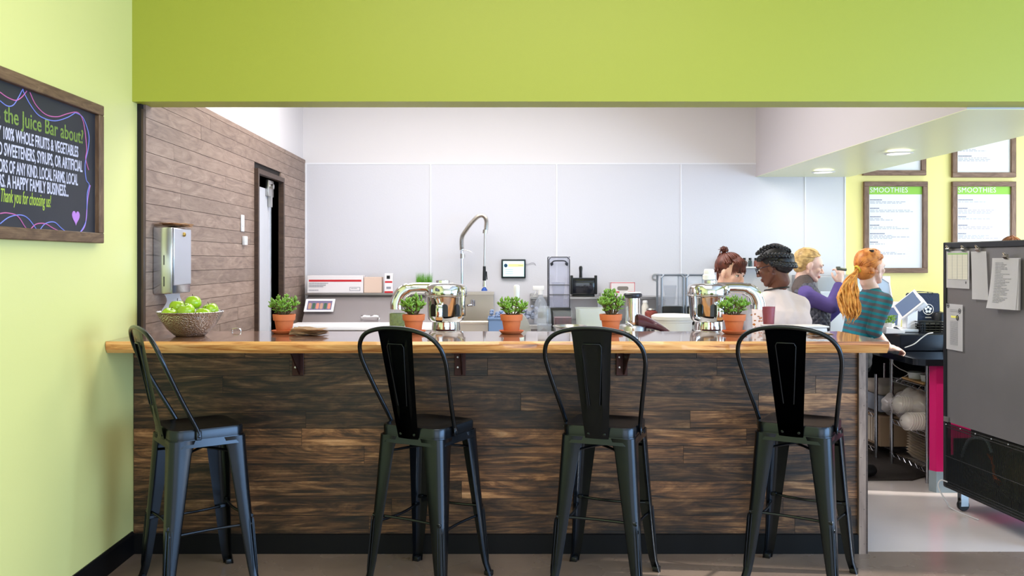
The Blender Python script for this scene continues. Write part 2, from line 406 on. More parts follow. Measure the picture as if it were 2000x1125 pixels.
# steel brackets
brm = mat('rust_brown_steel', (62, 32, 28), rough=.4, metal=.5, var=.2, vscale=20)
for i, (px, lab) in enumerate(((578, 'rust brown angle bracket under the bar top, left of the three'), (898, 'rust brown angle bracket under the bar top, middle of the three'), (1217, 'rust brown angle bracket under the bar top, right of the three'))):
    x = (px-CX)*4.25/F
    br = thing('shelf_bracket', lab, 'bracket', (x, DP-.004, 1.018), 0, 'brackets under the bar top')
    t = NB(); rbox(t, -.028, .028, -.007, 0, -.14, 0, .0015, 1); mesh('back_plate', t, brm, br)
    t = NB(); rbox(t, -.028, .028, -.26, 0, -.007, 0, .0015, 1); mesh('top_plate', t, brm, br)
    t = NB(); prism(t, [(0, -.007), (-.2, -.007), (-.012, -.135), (0, -.135)], .006, .012, 'YZ'); mesh('gusset', t, brm, br)
    for zc in (-.05, -.1):
        t = NB(); lathe(t, [(0, 0), (.006, 0), (.005, .004), (0, .005)], 10, M4.Translation((-.012, -.007, zc)) @ M4.Rotation(R(90), 4, 'X')); mesh('bolt', t, steel, br, smooth=True)
# ------------------------------------------------------------ bar stools
def make_stool(lab):
    S = thing('bar_stool', lab, 'stool', (0, 0, 0), 0, 'black metal bar stools at the bar')
    hs = .155; SH = .72
    # seat: dished rounded square with rim
    t = NB(); rings = []
    for (w, r, z) in ((.318, .05, SH-.045), (.318, .05, SH-.008), (.312, .05, SH), (.29, .045, SH+.001), (.26, .06, SH-.006), (.10, .045, SH-.008)):
        rings.append([t.verts.new((a, c, z)) for a, c in rrect(w, w, r, 6)])
    for a, c in zip(rings[:-1], rings[1:]):
        n = len(a)
        for k in range(n): t.faces.new((a[k], a[(k+1) % n], c[(k+1) % n], c[k]))
    t.faces.new(rings[-1]); t.faces.new(rings[0][::-1])
    mesh('seat', t, black_metal, S, smooth=True)
    # apron, slightly wider lower rail
    t = NB(); A = [t.verts.new((a, c, SH-.042)) for a, c in rrect(.322, .322, .05, 6)]; B2 = [t.verts.new((a, c, SH-.075)) for a, c in rrect(.332, .332, .05, 6)]
    C2 = [t.verts.new((a, c, SH-.075)) for a, c in rrect(.322, .322, .05, 6)]
    n = len(A)
    for k in range(n):
        t.faces.new((A[k], A[(k+1) % n], B2[(k+1) % n], B2[k])); t.faces.new((B2[k], B2[(k+1) % n], C2[(k+1) % n], C2[k]))
    mesh('apron', t, black_metal, S, smooth=True)
    # legs: folded sheet metal, an L section with a rounded corner, wide at the top, narrow at the foot
    for sx, sy in ((1, 1), (1, -1), (-1, 1), (-1, -1)):
        t = NB(); rows = []
        for i in range(13):
            k = i/12; z = SH-.045-(SH-.045)*k
            c = .163+(.205-.163)*(k**1.05)+(.012*max(0, (k-.9)/.1))
            w = .088*(1-k)**1.0+.030*k if k < .93 else .034
            if i == 0: w = .10
            rr_ = min(w*.45, .03)
            # outer corner at (c,c); arms go inwards
            prof = [(c-w, c), (c-rr_, c)]+[(c-rr_+rr_*sin(R(a)), c-rr_+rr_*cos(R(a))) for a in (22, 45, 68)]+[(c, c-rr_), (c, c-w)]
            th = .006
            inner = [(a-th if True else a, e-th) for a, e in prof][::-1]
            rows.append([t.verts.new((sx*a, sy*e, z)) for a, e in prof+inner])
        m_ = len(rows[0])
        for a, c in zip(rows[:-1], rows[1:]):
            for k in range(m_): t.faces.new((a[k], a[(k+1) % m_], c[(k+1) % m_], c[k]))
        t.faces.new(rows[0]); t.faces.new(rows[-1][::-1])
        # pressed groove (rib) on the lower corner
        cc = lambda z: .163+(.205-.163)*(1-z/(SH-.045))
        for q_ in (.009, .021):
            for ax in (0, 1):
                tube(t, [((sx*(cc(z)-(0 if ax else q_)+(.0 if ax else 0))), (sy*(cc(z)-(q_ if ax else 0))), z) for z in (.31, .29, .09, .07)], [.001, .0025, .0025, .001], 6)
        lg = mesh('leg', t, black_metal, S, smooth=True, angle=50)
        f = NB(); rbox(f, sx*.198-.017, sx*.198+.017, sy*.198-.017, sy*.198+.017, 0, .022, .004, 2); mesh('foot_cap', f, black_plastic, lg, smooth=True)
    # foot rails, curved, with flattened ends
    for ang in range(4):
        t = NB(); z0 = .285 if ang % 2 else .32
        q = .168+.024
        pts = bez([(-q+.015, -q+.012, z0), (-.1, -q+.028, z0-.002), (0, -q+.036, z0-.003), (.1, -q+.028, z0-.002), (q-.015, -q+.012, z0)], 5)
        rot = M4.Rotation(R(90*ang), 3, 'Z')
        tube(t, [rot @ p for p in pts], .0065, 8)
        for s_ in (-1, 1): xf(t, rbox(t, s_*(q-.03)-.016, s_*(q-.03)+.016, -q+.008, -q+.024, z0-.009, z0+.009, .003, 1), rot.to_4x4())
        mesh('foot_rail', t, black_metal, S, smooth=True)
    # cross brace under the seat
    for s_ in (-1, 1):
        t = NB(); tube(t, bez([(-.14, -.14*s_, SH-.125), (0, 0, SH-.11+.004*s_), (.14, .14*s_, SH-.125)], 6), .006, 8); mesh('cross_brace', t, black_metal, S, smooth=True)
    # back hoop
    side = [(.168, -.045, SH-.03), (.170, -.06, SH+.01), (.192, -.125, SH+.13), (.214, -.185, SH+.25), (.219, -.213, SH+.31), (.205, -.235, SH+.365), (.160, -.252, SH+.408), (.085, -.262, SH+.430), (0, -.265, SH+.436)]
    left = [(-a, c, z) for a, c, z in side[:-1]]
    t = NB(); tube(t, bez(side+left[::-1], 5), .0098, 10); mesh('back_hoop', t, black_metal, S, smooth=True)
    for s_ in (-1, 1):
        t = NB(); rbox(t, -.004, .004, -.012, .012, -.02, .02, .003, 1)
        lathe(t, [(.006, 0), (.006, .004), (0, .006)], 8, M4.Translation((.004*s_, 0, -.004)) @ M4.Rotation(R(90)*s_, 4, 'Y')); mesh('hoop_bolt', t, black_metal, S, (s_*.172, -.05, SH-.024), smooth=True)
    # splat with pressed trapezoid panel
    t = NB(); nz_, nx_ = 12, 13; rows = []
    for i in range(nz_+1):
        k = i/nz_; z = SH-.05+(SH+.434-(SH-.05))*k; w = .052+(.088-.052)*k
        y = -.162-.103*k**.95
        if k > .95: w = .09
        row = []
        for j in range(nx_+1):
            u = -1+2*j/nx_; d = 0.0
            inw = abs(u) < .50 and .2 < k < .84; edge = abs(abs(u)-.50) < .09 and .2 < k < .86
            if .2 < k < .84 and abs(u) < .58: d = -.004 if abs(u) > .42 else .002
            row.append(t.verts.new((w*u, y-.006*(1-u*u)+d, z)))
        rows.append(row)
    for a, c in zip(rows[:-1], rows[1:]):
        for j in range(nx_): t.faces.new((a[j], a[j+1], c[j+1], c[j]))
    bmesh.ops.solidify(t, geom=t.faces[:], thickness=.003)
    sp = mesh('splat', t, black_metal, S, smooth=True)
    t = NB(); pts = [(-.022, .10), (-.043, .355), (-.036, .368), (.036, .368), (.043, .355), (.022, .10)]
    path = [(a, -.162-.103*((c+.05)/.484)**.95-.0095, SH+c) for a, c in pts]
    tube(t, path, .0028, 6); mesh('pressed_rib', t, black_metal, sp, smooth=True)
    for s_ in (-1, 1):
        t = NB(); lathe(t, [(.007, 0), (.007, .003), (0, .005)], 8, M4.Translation((s_*.035, -.168, SH-.03)) @ M4.Rotation(R(90), 4, 'X')); mesh('splat_bolt', t, black_metal, S, smooth=True)
    return S
labs = ['black metal bar stool below the fruit bowl, turned towards the green wall', 'black metal bar stool, second from the green wall',
        'black metal bar stool, second from the plank bar end', 'black metal bar stool nearest the right end of the bar']
st0 = make_stool(labs[0])
spots = [(-1.32, 3.895, 55), (-.298, 3.935, 29), (.497, 3.945, 20), (1.385, 3.975, 32)]
for i, (x, y, a) in enumerate(spots):
    if i == 0: st0.location = (x, y, 0); st0.rotation_euler = (0, 0, -R(a))
    else: dup(st0, (x, y, 0), -R(a), labs[i])

# ------------------------------------------------------------ chalkboard on the side wall
fr_w = wood('board_frame_wood', [(.3, (70, 48, 34)), (.5, (104, 78, 56)), (.75, (142, 114, 86))], scale=(1, 5, 5), grain=5, rough=.6, rnd=.06, dist=2)
slate = mat('chalkboard_slate', (38, 40, 50), rough=.5, var=.12, vscale=6)
cb = thing('chalkboard', 'framed black chalkboard with chalk lettering about the juice bar on the green wall', 'chalkboard', (LW, 0, 0))
Y0, Y1, Z0, Z1 = 2.45, 3.92, 1.52, 2.135; fw = .045
t = NB(); box(t, .001, .012, Y0+.02, Y1-.02, Z0+.02, Z1-.02); mesh('slate', t, slate, cb)
for nm, (yc, zc, L, rx) in {'a': (0, Z1-fw/2, Y1-Y0, 0), 'b': (0, Z0+fw/2, Y1-Y0, 0), 'c': (Y1-fw/2, 0, Z1-Z0-2*fw, 1), 'd': (Y0+fw/2, 0, Z1-Z0-2*fw, 1)}.items():
    t = NB(); rbox(t, -L/2, L/2, -fw/2, fw/2, 0, .032, .003, 1)
    o = mesh('frame_rail', t, fr_w, cb)
    if rx: o.matrix_local = M4.Translation((.001, yc, (Z0+Z1)/2)) @ M4(((0, 0, 1, 0), (0, -1, 0, 0), (1, 0, 0, 0), (0, 0, 0, 1)))
    else: o.matrix_local = M4.Translation((.001, (Y0+Y1)/2, zc)) @ M4(((0, 0, 1, 0), (1, 0, 0, 0), (0, 1, 0, 0), (0, 0, 0, 1)))
c_green = mat('green_chalk', (122, 146, 70), rough=.9, var=.3, vscale=90); c_white = mat('white_chalk', (206, 204, 226), rough=.9, var=.2, vscale=120)
c_lime = mat('lime_chalk', (168, 192, 78), rough=.9); c_pink = mat('pink_chalk', (206, 110, 170), rough=.9); c_blue = mat('blue_chalk', (128, 140, 226), rough=.9); c_lilac = mat('lilac_chalk', (186, 130, 210), rough=.9)
# letters stand on plane x = LW+.012, reading towards +Y
def zat(px, py):
    d = F*(-LW-.0125)/(CX-px); return d, CH-(py-HY)*d/F
RT = (R(90), 0, R(90))
def board_text(s, px_right, py_base, vis, px_left, size, m, off=.0, shear=0):
    d, z = zat(px_right, py_base); dl = zat(px_left, py_base)[0]
    q = text('tmp', vis, size, m, cb, (0, 0, 0), RT, 1, .0004, 'RIGHT', off, shear); wv = q.dimensions.x; bpy.data.objects.remove(q); font_sx = (d-dl)/wv
    o = text('lettering', s, size, m, cb, (.0125, d, z), RT, font_sx, .0004, 'RIGHT', off, shear)
    o['label'] = 'chalk lettering reading ' + s.strip(' .?!')[:60]
    return o
board_text('What is the Juice Bar about?', 163, 281, 'the Juice Bar about?', 8, .084, c_green, .0008)
board_text('ONLY 100% WHOLE FRUITS & VEGETABLES', 153, 307, '100% WHOLE FRUITS & VEGETABLES', 7, .064, c_white, .0010)
board_text('ADDED SWEETENERS, SYRUPS, OR ARTIFICIAL', 161, 336, 'SWEETENERS, SYRUPS, OR ARTIFICIAL', 8, .066, c_white, .0010)
board_text('FLAVORS OF ANY KIND. LOCAL FARMS, LOCAL', 152, 362, 'OF ANY KIND. LOCAL FARMS, LOCAL', 18, .066, c_white, .0010)
board_text('FARMERS. A HAPPY FAMILY BUSINESS...', 134, 384, 'A HAPPY FAMILY BUSINESS...', 14, .066, c_white, .0010)
board_text('Thank you for choosing us!', 99, 405, 'Thank you for choosing us!', 1, .070, c_lime, .0002, shear=.25)
def cline(pts, m, r=.0022):
    t = NB(); q = bez([(.0125, *zat(px, py)) for px, py in pts], 8)
    tube(t, q, r, 5, flat=1.0); mesh('chalk_line', t, m, cb)
cline([(0, 180), (14, 190), (30, 196), (42, 190), (52, 178)], c_pink); cline([(0, 197), (14, 207), (26, 205), (36, 190), (44, 175), (46, 180), (60, 206), (78, 227), (105, 236), (130, 230), (147, 220)], c_blue)
cline([(58, 180), (70, 205), (90, 224), (112, 228), (132, 222), (152, 220), (163, 240), (169, 290), (167, 310), (173, 332)], c_pink)
cline([(147, 220), (162, 230), (173, 262), (172, 290), (166, 320), (168, 350), (174, 361), (170, 380), (168, 430), (155, 456)], c_blue)
cline([(176, 362), (171, 390), (166, 440), (152, 457)], c_lilac)
cline([(0, 417), (14, 416), (34, 422), (48, 442), (56, 452)], c_pink); cline([(0, 437), (18, 424), (40, 420), (56, 428), (74, 452)], c_blue)
cline([(56, 452), (70, 438), (88, 437), (104, 446), (124, 456)], c_pink); cline([(76, 452), (88, 437), (106, 434), (120, 446), (134, 457)], c_blue)
# heart
t = NB(); dc, zc = zat(148, 424); hp = []
for k in range(28):
    a = 2*pi*k/28; hx = 16*sin(a)**3; hy = 13*cos(a)-5*cos(2*a)-2*cos(3*a)-cos(4*a); hp.append((dc+hx*.0021, zc+hy*.0021))
prism(t, hp, .0125, .0135, 'YZ'); mesh('chalk_heart', t, c_lilac, cb)

# ------------------------------------------------------------ towel dispenser, switches
td = thing('towel_dispenser', 'stainless paper towel dispenser on the plank wall above the fruit bowl', 'dispenser', (WW+.002, 4.475, 1.27))
t = NB(); rbox(t, 0, .10, 0, .27, 0, .345, .008, 2); mesh('housing', t, mat('satin_steel', (200, 202, 206), rough=.2, metal=1), td, smooth=True)
t = NB(); rbox(t, .10, .106, .012, .262, .045, .34, .003, 1); mesh('front_cover', t, mat('satin_cover', (214, 216, 226), rough=.35, metal=.85), td, smooth=True)
for z in (.04, .15): t = NB(); box(t, .055, .060, -.001, .002, z, z+.05); mesh('sight_slot', t, black_plastic, td)
t = NB(); lathe(t, [(0, 0), (.012, 0), (.012, .006), (.006, .01), (0, .01)], 14, M4.Translation((.106, .15, .31)) @ M4.Rotation(R(90), 4, 'Y')); mesh('lock', t, mat('brass', (180, 150, 80), rough=.3, metal=1), td, smooth=True)
t = NB(); g = []
for i in range(9):
    k = i/8; g.append([t.verts.new((.03+.05*j/4+.012*sin(k*5+j), .07+.03*j+.012*sin(k*4), -.0-.105*k)) for j in range(5)])
for a, c in zip(g[:-1], g[1:]):
    for j in range(4): t.faces.new((a[j], a[j+1], c[j+1], c[j]))
bmesh.ops.solidify(t, geom=t.faces[:], thickness=.0015); mesh('hanging_towel', t, paper, td, smooth=True, label='white paper towel hanging out of the slot')
kraft = mat('brown_kraft_paper', (206, 174, 140), rough=.85, var=.15, vscale=30)
def napkins(name, lab, loc, w, l, n, rz, seed, m=kraft, th=.004):
    T = thing(name, lab, 'paper', loc, rz); rr = random.Random(seed)
    for i in range(n):
        t = NB(); g = []; a0 = rr.uniform(-.12, .12); ph_ = rr.uniform(0, 6)
        for a in range(9):
            g.append([])
            for c in range(9):
                x = (a/8-.5)*w*(1-.03*i); y = (c/8-.5)*l
                g[-1].append(t.verts.new((x*cos(a0)-y*sin(a0), x*sin(a0)+y*cos(a0), .002+th*i+.0042*sin(14*a/8+ph_)*(c/8)*(1+.3*i)+.002*sin(11*c/8+ph_)+.005)))
        for a, c in zip(g[:-1], g[1:]):
            for j in range(8): t.faces.new((a[j], a[j+1], c[j+1], c[j]))
        bmesh.ops.solidify(t, geom=t.faces[:], thickness=.0015); mesh('napkin', t, m, T, smooth=True)
    return T
napkins('paper_towels', 'folded brown paper towels lying on top of the steel dispenser', (WW+.065, 4.60, 1.617), .10, .27, 4, 0, 3)
sw = mat('white_switch', (226, 222, 224), rough=.35)
for nm, px, py, h, w, lab in (('light_switch', 472, 436, .115, .07, 'tall white light switch plate on the plank wall left of the doorway'), ('wall_thermostat', 475, 470, .062, .07, 'small white square wall control below the switch plate')):
    d_ = F*(-WW)/(CX-px); z = CH-(py-HY)*d_/F
    T = thing(nm, lab, 'switch' if nm == 'light_switch' else 'wall control', (WW+.002, d_, z-h/2))
    t = NB(); rbox(t, 0, .008 if h > .1 else .02, -w/2, w/2, 0, h, .003, 2); mesh('plate', t, sw, T, smooth=True)
    t = NB(); dd = .008 if h > .1 else .02; rbox(t, dd, dd+.004, -.016, .016, h*.28, h*.72, .0015, 1); mesh('rocker' if h > .1 else 'dial', t, white_plastic, T, smooth=True)

# ------------------------------------------------------------ fruit bowl and apples
TZ = 1.0725
def bumpmat():
    m = mat('hammered_steel', (205, 205, 205), rough=.17, metal=1); nt = m.node_tree
    vo = nt.nodes.new('ShaderNodeTexVoronoi'); vo.inputs['Scale'].default_value = 130; tc = nt.nodes.new('ShaderNodeTexCoord')
    nt.links.new(tc.outputs['Object'], vo.inputs['Vector']); bp = nt.nodes.new('ShaderNodeBump'); bp.inputs['Strength'].default_value = .8; bp.inputs['Distance'].default_value = .004
    nt.links.new(vo.outputs['Distance'], bp.inputs['Height']); nt.links.new(bp.outputs[0], nt.nodes['Principled BSDF'].inputs['Normal']); return m
bx, by = -1.50, 4.30
t = NB(); lathe(t, [(0, .0), (.066, 0), (.074, .004), (.108, .036), (.132, .07), (.149, .1), (.157, .117), (.160, .119), (.158, .121), (.154, .117), (.144, .098), (.126, .068), (.101, .035), (.066, .008), (0, .006)], 64)
o = mesh('fruit_bowl', t, bumpmat(), loc=(bx, by, TZ), smooth=True); tag(o, 'hammered steel bowl of green apples on the left end of the bar top', 'bowl')
app = mat('green_apple_skin', (150, 186, 30), rough=.22, var=.16, vscale=9, coat=.4); brown = mat('brown_stem', (60, 44, 24), rough=.8)
def apple_mesh():
    t = NB(); pr = []
    for k in range(19):
        a = pi*k/18; rr = .040*(sin(a)**.9)*(1+.07*cos(a)); z = -.036*cos(a)
        if k > 13: z -= .013*((k-13)/5)**2
        if k < 3: z += .006*((3-k)/3)
        pr.append((max(rr, 0 if k in (0, 18) else .001), z))
    pr[0] = (0, pr[0][1]); pr[-1] = (0, pr[-1][1]); lathe(t, pr, 24); return t
ap = [(-.083, -.05, .108, 0, 'green apple low at the left rim of the steel bowl'), (-.078, .040, .142, 1, 'green apple at the back left of the heap in the bowl'), (0, -.055, .130, 2, 'green apple at the front middle of the bowl'),
      (.004, .030, .164, 3, 'topmost green apple of the bowl'), (.088, .032, .128, 4, 'yellowish green apple at the right of the bowl'), (.082, -.05, .108, 5, 'green apple low at the front right rim of the bowl'),
      (0, .0, .052, 7, 'green apple at the bottom of the bowl, under the others')]
am = None
for x, y, z, k, lab in ap:
    T = thing('apple', lab, 'apple', (bx+x, by+y, TZ+z-.002), k*1.3, 'apples in the steel bowl'); T.rotation_euler = (.25*sin(k*2.1+1), .3*cos(k*1.7), k)
    if am is None:
        f = mesh('flesh', apple_mesh(), app, T, smooth=True); t = NB(); tube(t, [(0, 0, .019), (.001, 0, .03), (.004, .001, .042)], [.0014, .0012, .0018], 5); s_ = mesh('stem', t, brown, T); am = (f.data, s_.data)
    else:
        for nm, me in zip(('flesh', 'stem'), am): o = bpy.data.objects.new(nm, me); COL.objects.link(o); o.parent = T

# ------------------------------------------------------------ potted jade plants
terra = mat('terracotta', (208, 116, 70), rough=.75, var=.1, vscale=14, bump=.05, bscale=120); soil = mat('dark_soil', (34, 24, 18), rough=.95, bump=.5, bscale=200)
leafm = mat('jade_leaf', (116, 158, 54), rough=.28, var=.6, vscale=45); stemm = mat('jade_stem', (96, 76, 50), rough=.8)
def plant(px, d, lab, slab, seed, sp=1.0, hgt=1.0, n=13):
    rr = random.Random(seed); x = (px-CX)*d/F
    t = NB(); lathe(t, [(0, 0), (.042, 0), (.052, .003), (.062, .014), (.064, .016), (.060, .017), (.052, .006), (0, .005)], 32); o = mesh('saucer', t, terra, loc=(x, d, TZ), smooth=True); tag(o, slab, 'saucer', 'terracotta saucers on the bar')
    T = thing('potted_plant', lab, 'plant', (x, d, TZ+.0055), rr.uniform(0, 6), 'jade plants along the bar')
    t = NB(); lathe(t, [(0, 0), (.036, 0), (.038, .002), (.048, .060), (.050, .061), (.0545, .0615), (.058, .090), (.0575, .092), (.053, .092), (.050, .08), (.034, .006), (0, .006)], 32); mesh('pot', t, terra, T, smooth=True)
    t = NB(); lathe(t, [(.046, .0785), (.03, .083), (0, .085)], 20); mesh('soil', t, soil, T, smooth=True)
    st = NB(); lf = NB()
    def leaf(p, dr):
        dr = dr.normalized(); q = dr.to_track_quat('X', 'Z').to_matrix(); L = rr.uniform(.009, .0145); w = L*rr.uniform(.45, .6)
        vs = ball(lf, (0, 0, 0), (L, w, .0035), 1)
        for v in vs: v.co.z += .35*v.co.x*abs(v.co.x)/L
        rx = M4.Rotation(rr.uniform(-.7, .7), 3, 'X')
        for v in vs: v.co = p+dr*L+q @ (rx @ v.co)
    for i in range(n):
        a = 2*pi*i/n+rr.uniform(-.4, .4); o_ = rr.uniform(.25, 1.0)*sp
        top = V((.076*o_*cos(a), .076*o_*sin(a), .085+(.030+.062*(1.15-.55*o_/sp)*rr.uniform(.75, 1.15))*hgt))
        b0 = V((.012*cos(a), .012*sin(a), .08)); mid = (b0+top)/2+V((.008*cos(a), .008*sin(a), -.002))
        pts = bez([b0, mid, top], 5); tube(st, pts, [.0042-.0025*k/len(pts) for k in range(len(pts))], 5)
        axis = (top-mid).normalized(); u, w = frame_of(axis)
        for lv in range(5):
            k = 1-lv*.15; p = pts[min(int(k*(len(pts)-1)), len(pts)-1)]; ph_ = lv*R(90)+a
            for s_ in (0, pi):
                dd = (u*cos(ph_+s_)+w*sin(ph_+s_))*(.8+.15*lv)+axis*(.75-.12*lv)
                if rr.random() < .92: leaf(p, dd)
        leaf(top, axis)
        # side twig
        a2 = a+rr.uniform(-1, 1); tw = mid+V((.026*cos(a2), .026*sin(a2), .016+rr.uniform(0, .014)*hgt)); tube(st, [mid, tw], [.0028, .0018], 5)
        for lv in range(8):
            ph_ = rr.uniform(0, 6.3); leaf(tw-(tw-mid)*rr.uniform(0, .35), V((cos(ph_), sin(ph_), rr.uniform(.1, 1.2))))
    mesh('stem', st, stemm, T, smooth=True); mesh('foliage', lf, leafm, T, smooth=True, kind='stuff', angle=80)
plant(555, 4.44, 'jade plant in a terracotta pot at the left end, before the kitchen doorway', 'terracotta saucer of the leftmost jade plant', 21, 1.0, .95)
plant(808, 4.43, 'small jade plant in terracotta before the left juicer', 'terracotta saucer before the left chrome juicer', 22, .95, .95)
plant(999, 4.43, 'spreading jade plant in terracotta below the wall tablet', 'terracotta saucer of the plant below the wall tablet', 23, 1.12, .85)
plant(1193, 4.44, 'upright jade plant in terracotta beside the steel cylinder juicer', 'terracotta saucer beside the steel cylinder juicer', 24, .82, 1.25)
plant(1434, 4.42, 'jade plant in terracotta between the right juicer and its pulp jar', 'terracotta saucer of the plant before the right juicer', 25, 1.05, .9)
napkins('paper_napkins', 'crumpled brown paper napkins beside the leftmost potted plant', (-.925, 4.35, TZ), .13, .16, 6, 1.3, 5, th=.0045)
napkins('paper_sheets', 'brown papers lying at the edge of the white tray on the bar', (1.60, 4.295, TZ), .10, .09, 3, .3, 6, th=.003)
# ------------------------------------------------------------ kitchen: work counters
WZ = .90
ctop = mat('white_solid_worktop', (208, 206, 208), rough=.35); cab = mat('grey_cabinet', (170, 170, 174), rough=.5)
T = thing('prep_counter', 'low kitchen counter right behind the bar carrying the juicers', 'counter', (0, 4.60, 0))
t = NB(); rbox(t, -1.05, 1.72, 0, .62, WZ-.035, WZ, .004, 1); mesh('worktop', t, ctop, T)
t = NB(); box(t, -1.02, 1.69, .02, .57, .10, WZ-.036); box(t, -1.0, 1.67, .03, .52, 0, .10); mesh('carcass', t, cab, T)
for i in range(5):
    t = NB(); x0 = -1.01+i*.54; rbox(t, x0, x0+.53, .571, .587, .12, WZ-.05, .003, 1); dd = mesh('door', t, white_plastic, T)
    t = NB(); tube(t, [(x0+.45, .587, .66), (x0+.45, .61, .66), (x0+.45, .61, .78), (x0+.45, .587, .78)], .005, 6); mesh('handle', t, steel, dd)
# stainless prep table with slanted lid along the back wall
T = thing('prep_table', 'stainless refrigerated prep table with slanted lid against the back wall', 'prep table', (-1.70, 7.30, 0))
PW = 1.28
t = NB(); rbox(t, 0, PW, .05, .76, .12, .86, .006, 1); mesh('cabinet', t, steel, T)
t = NB(); rbox(t, -.02, PW+.02, -.05, .30, .862, .905, .008, 2); mesh('cutting_board', t, mat('white_cutting_board', (244, 244, 246), rough=.5), T, smooth=True)
lid_m = mat('satin_lid_steel', (186, 180, 180), rough=.36, metal=.9)
t = NB(); prism(t, [(.30, .87), (.30, .90), (.56, 1.13), (.76, 1.13), (.76, .87)], 0.02, PW-.02, 'YZ'); lid = mesh('lid', t, lid_m, T)
t = NB(); rbox(t, 0.0, PW, .52, .77, 1.131, 1.15, .005, 1); mesh('top_shelf', t, steel, T)
t = NB(); tube(t, bez([(.54, .33, .93), (.54, .30, .955), (.60, .30, .955), (.68, .30, .955), (.68, .33, .93)], 4), .010, 8); mesh('handle', t, chrome, lid, smooth=True)
for k in range(2): t = NB(); rbox(t, .02+k*.64, .62+k*.64, .038, .05, .16, .82, .004, 1); dd = mesh('door', t, steel, T)
for x in (.06, PW-.06):
    for y in (.1, .7): t = NB(); lathe(t, [(0, 0), (.025, 0), (.025, .12), (0, .12)], 12, M4.Translation((x, y, 0))); mesh('leg', t, steel, T)
# printed sheet on the lid
sp_ = thing('photo_sheet', 'white sheet with a printed picture of produce taped on the slanted steel lid', 'sheet', (-1.55, 7.72, 1.045)); sp_.rotation_euler = (R(-41.5+90-3), R(0), R(0))
t = NB(); rbox(t, -.13, .13, -.075, .075, 0, .002, .0008, 1); mesh('page', t, paper, sp_)
pm = [mat('print_violet', (120, 110, 140), rough=.8), mat('print_tan', (190, 150, 130), rough=.8), mat('print_green', (70, 100, 80), rough=.8), mat('print_coral', (214, 140, 120), rough=.8)]
t = NB(); box(t, -.108, .108, -.055, .052, .002, .0026); mesh('picture', t, pm[0], sp_)
for k in range(6): t = NB(); prism(t, rrect(.026, .07, .01, 3, -.085+k*.034, -.01), .0026, .0032, 'XY'); mesh('picture_spot', t, pm[1+k % 3], sp_)
def printed_box(name, lab, loc, w, d, h, base, rz=0, parts=()):
    T = thing(name, lab, 'box', loc, rz)
    t = NB(); rbox(t, -w/2, w/2, 0, d, 0, h, .002, 1); mesh('carton', t, base, T)
    return T
carton = mat('white_carton', (228, 222, 224), rough=.6); red = mat('print_red', (192, 30, 40), rough=.6); tan = mat('plain_tan', (214, 188, 172), rough=.7)
def face_rect(T, name, m, x0, x1, z0, z1): t = NB(); box(t, x0, x1, -.0012, .0003, z0, z1); return mesh(name, t, m, T)
T = printed_box('film_box', 'long white and red food wrap box on the steel shelf by the plank wall', (-1.435, 7.84, 1.151), .50, .14, .155, carton)
face_rect(T, 'red_band', red, -.235, .235, .10, .118)
face_rect(T, 'outline', ink, .13, .225, .018, .052); face_rect(T, 'outline_inner', carton, .135, .22, .022, .048).location.y = -.0008
for k, (a, c, z) in enumerate(((-.235, -.05, .082), (-.235, -.08, .066), (-.235, -.10, .052), (-.235, -.14, .02), (.145, .21, .035))):
    t = NB(); n = int((c-a)/.011)
    for i in range(n): box(t, a+i*.011, a+i*.011+.007, -.0026, .0, z, z+.008)
    mesh('printed_line', t, ink, T, kind='stuff')
T = printed_box('film_box', 'plain tan block standing behind the long wrap box', (-1.10, 7.86, 1.151), .16, .13, .14, tan)  # plain tan block filling the tan area next to the wrap box
T = printed_box('small_carton', 'small upright white carton with red print beside the left juicer', (-.945, 7.84, 1.151), .075, .07, .175, carton)
face_rect(T, 'red_base', red, -.0375, .0375, .0, .015); face_rect(T, 'red_band', red, -.033, .033, .09, .105); face_rect(T, 'black_spot', black_plastic, -.018, .012, .125, .155); face_rect(T, 'grey_print', ink, -.02, .02, .035, .055)
T.location.x = -.955; 
# wheatgrass tray
wg = mat('wheatgrass', (96, 160, 36), rough=.6, var=.2, vscale=60)
T = thing('wheatgrass_tray', 'small tray of bright wheatgrass seen above the left juicer', 'plant', (-.64, 7.86, 1.151))
t = NB(); rbox(t, -.075, .075, -.06, .06, 0, .05, .004, 1); mesh('tray', t, black_plastic, T)
t = NB(); rr = random.Random(4)
for i in range(420):
    x, y = rr.uniform(-.068, .068), rr.uniform(-.05, .05); h = rr.uniform(.09, .145); a = rr.uniform(-.02, .02); q = rr.uniform(0, 3.1)
    dx, dy = .0018*cos(q), .0018*sin(q); v = [t.verts.new(p) for p in ((x-dx, y-dy, .05), (x+dx, y+dy, .05), (x+a, y+a*.5, .05+h))]; t.faces.new(v)
mesh('grass', t, wg, T, kind='stuff')
# sink with high splash
T = thing('sink_unit', 'stainless sink unit with raised backsplash under the spring faucet', 'sink', (-.36, 7.30, 0))
sm = mat('sink_steel', (206, 196, 184), rough=.3, metal=.8)
t = NB(); box(t, 0, .345, .70, .76, .55, 1.15); box(t, -.005, .35, .64, .76, 1.13, 1.155); mesh('backsplash', t, sm, T)
t = NB(); box(t, 0, .345, .05, .07, .55, .91); box(t, 0, .02, .05, .7, .55, .91); box(t, .325, .345, .05, .7, .55, .91); box(t, .02, .325, .07, .7, .55, .57); mesh('basin', t, sm, T)
t = NB(); tube(t, [(-.01, .05, .92), (.355, .05, .92), (.355, .7, .92)], .014, 10); mesh('rolled_rim', t, sm, T, smooth=True)
for x in (.03, .315):
    for y in (.1, .66): t = NB(); tube(t, [(x, y, 0), (x, y, .55)], .018, 10); mesh('leg', t, steel, T, smooth=True)
T = thing('tap', 'short chrome tap on the sink backsplash', 'tap', (-.20, 7.998, 1.04))
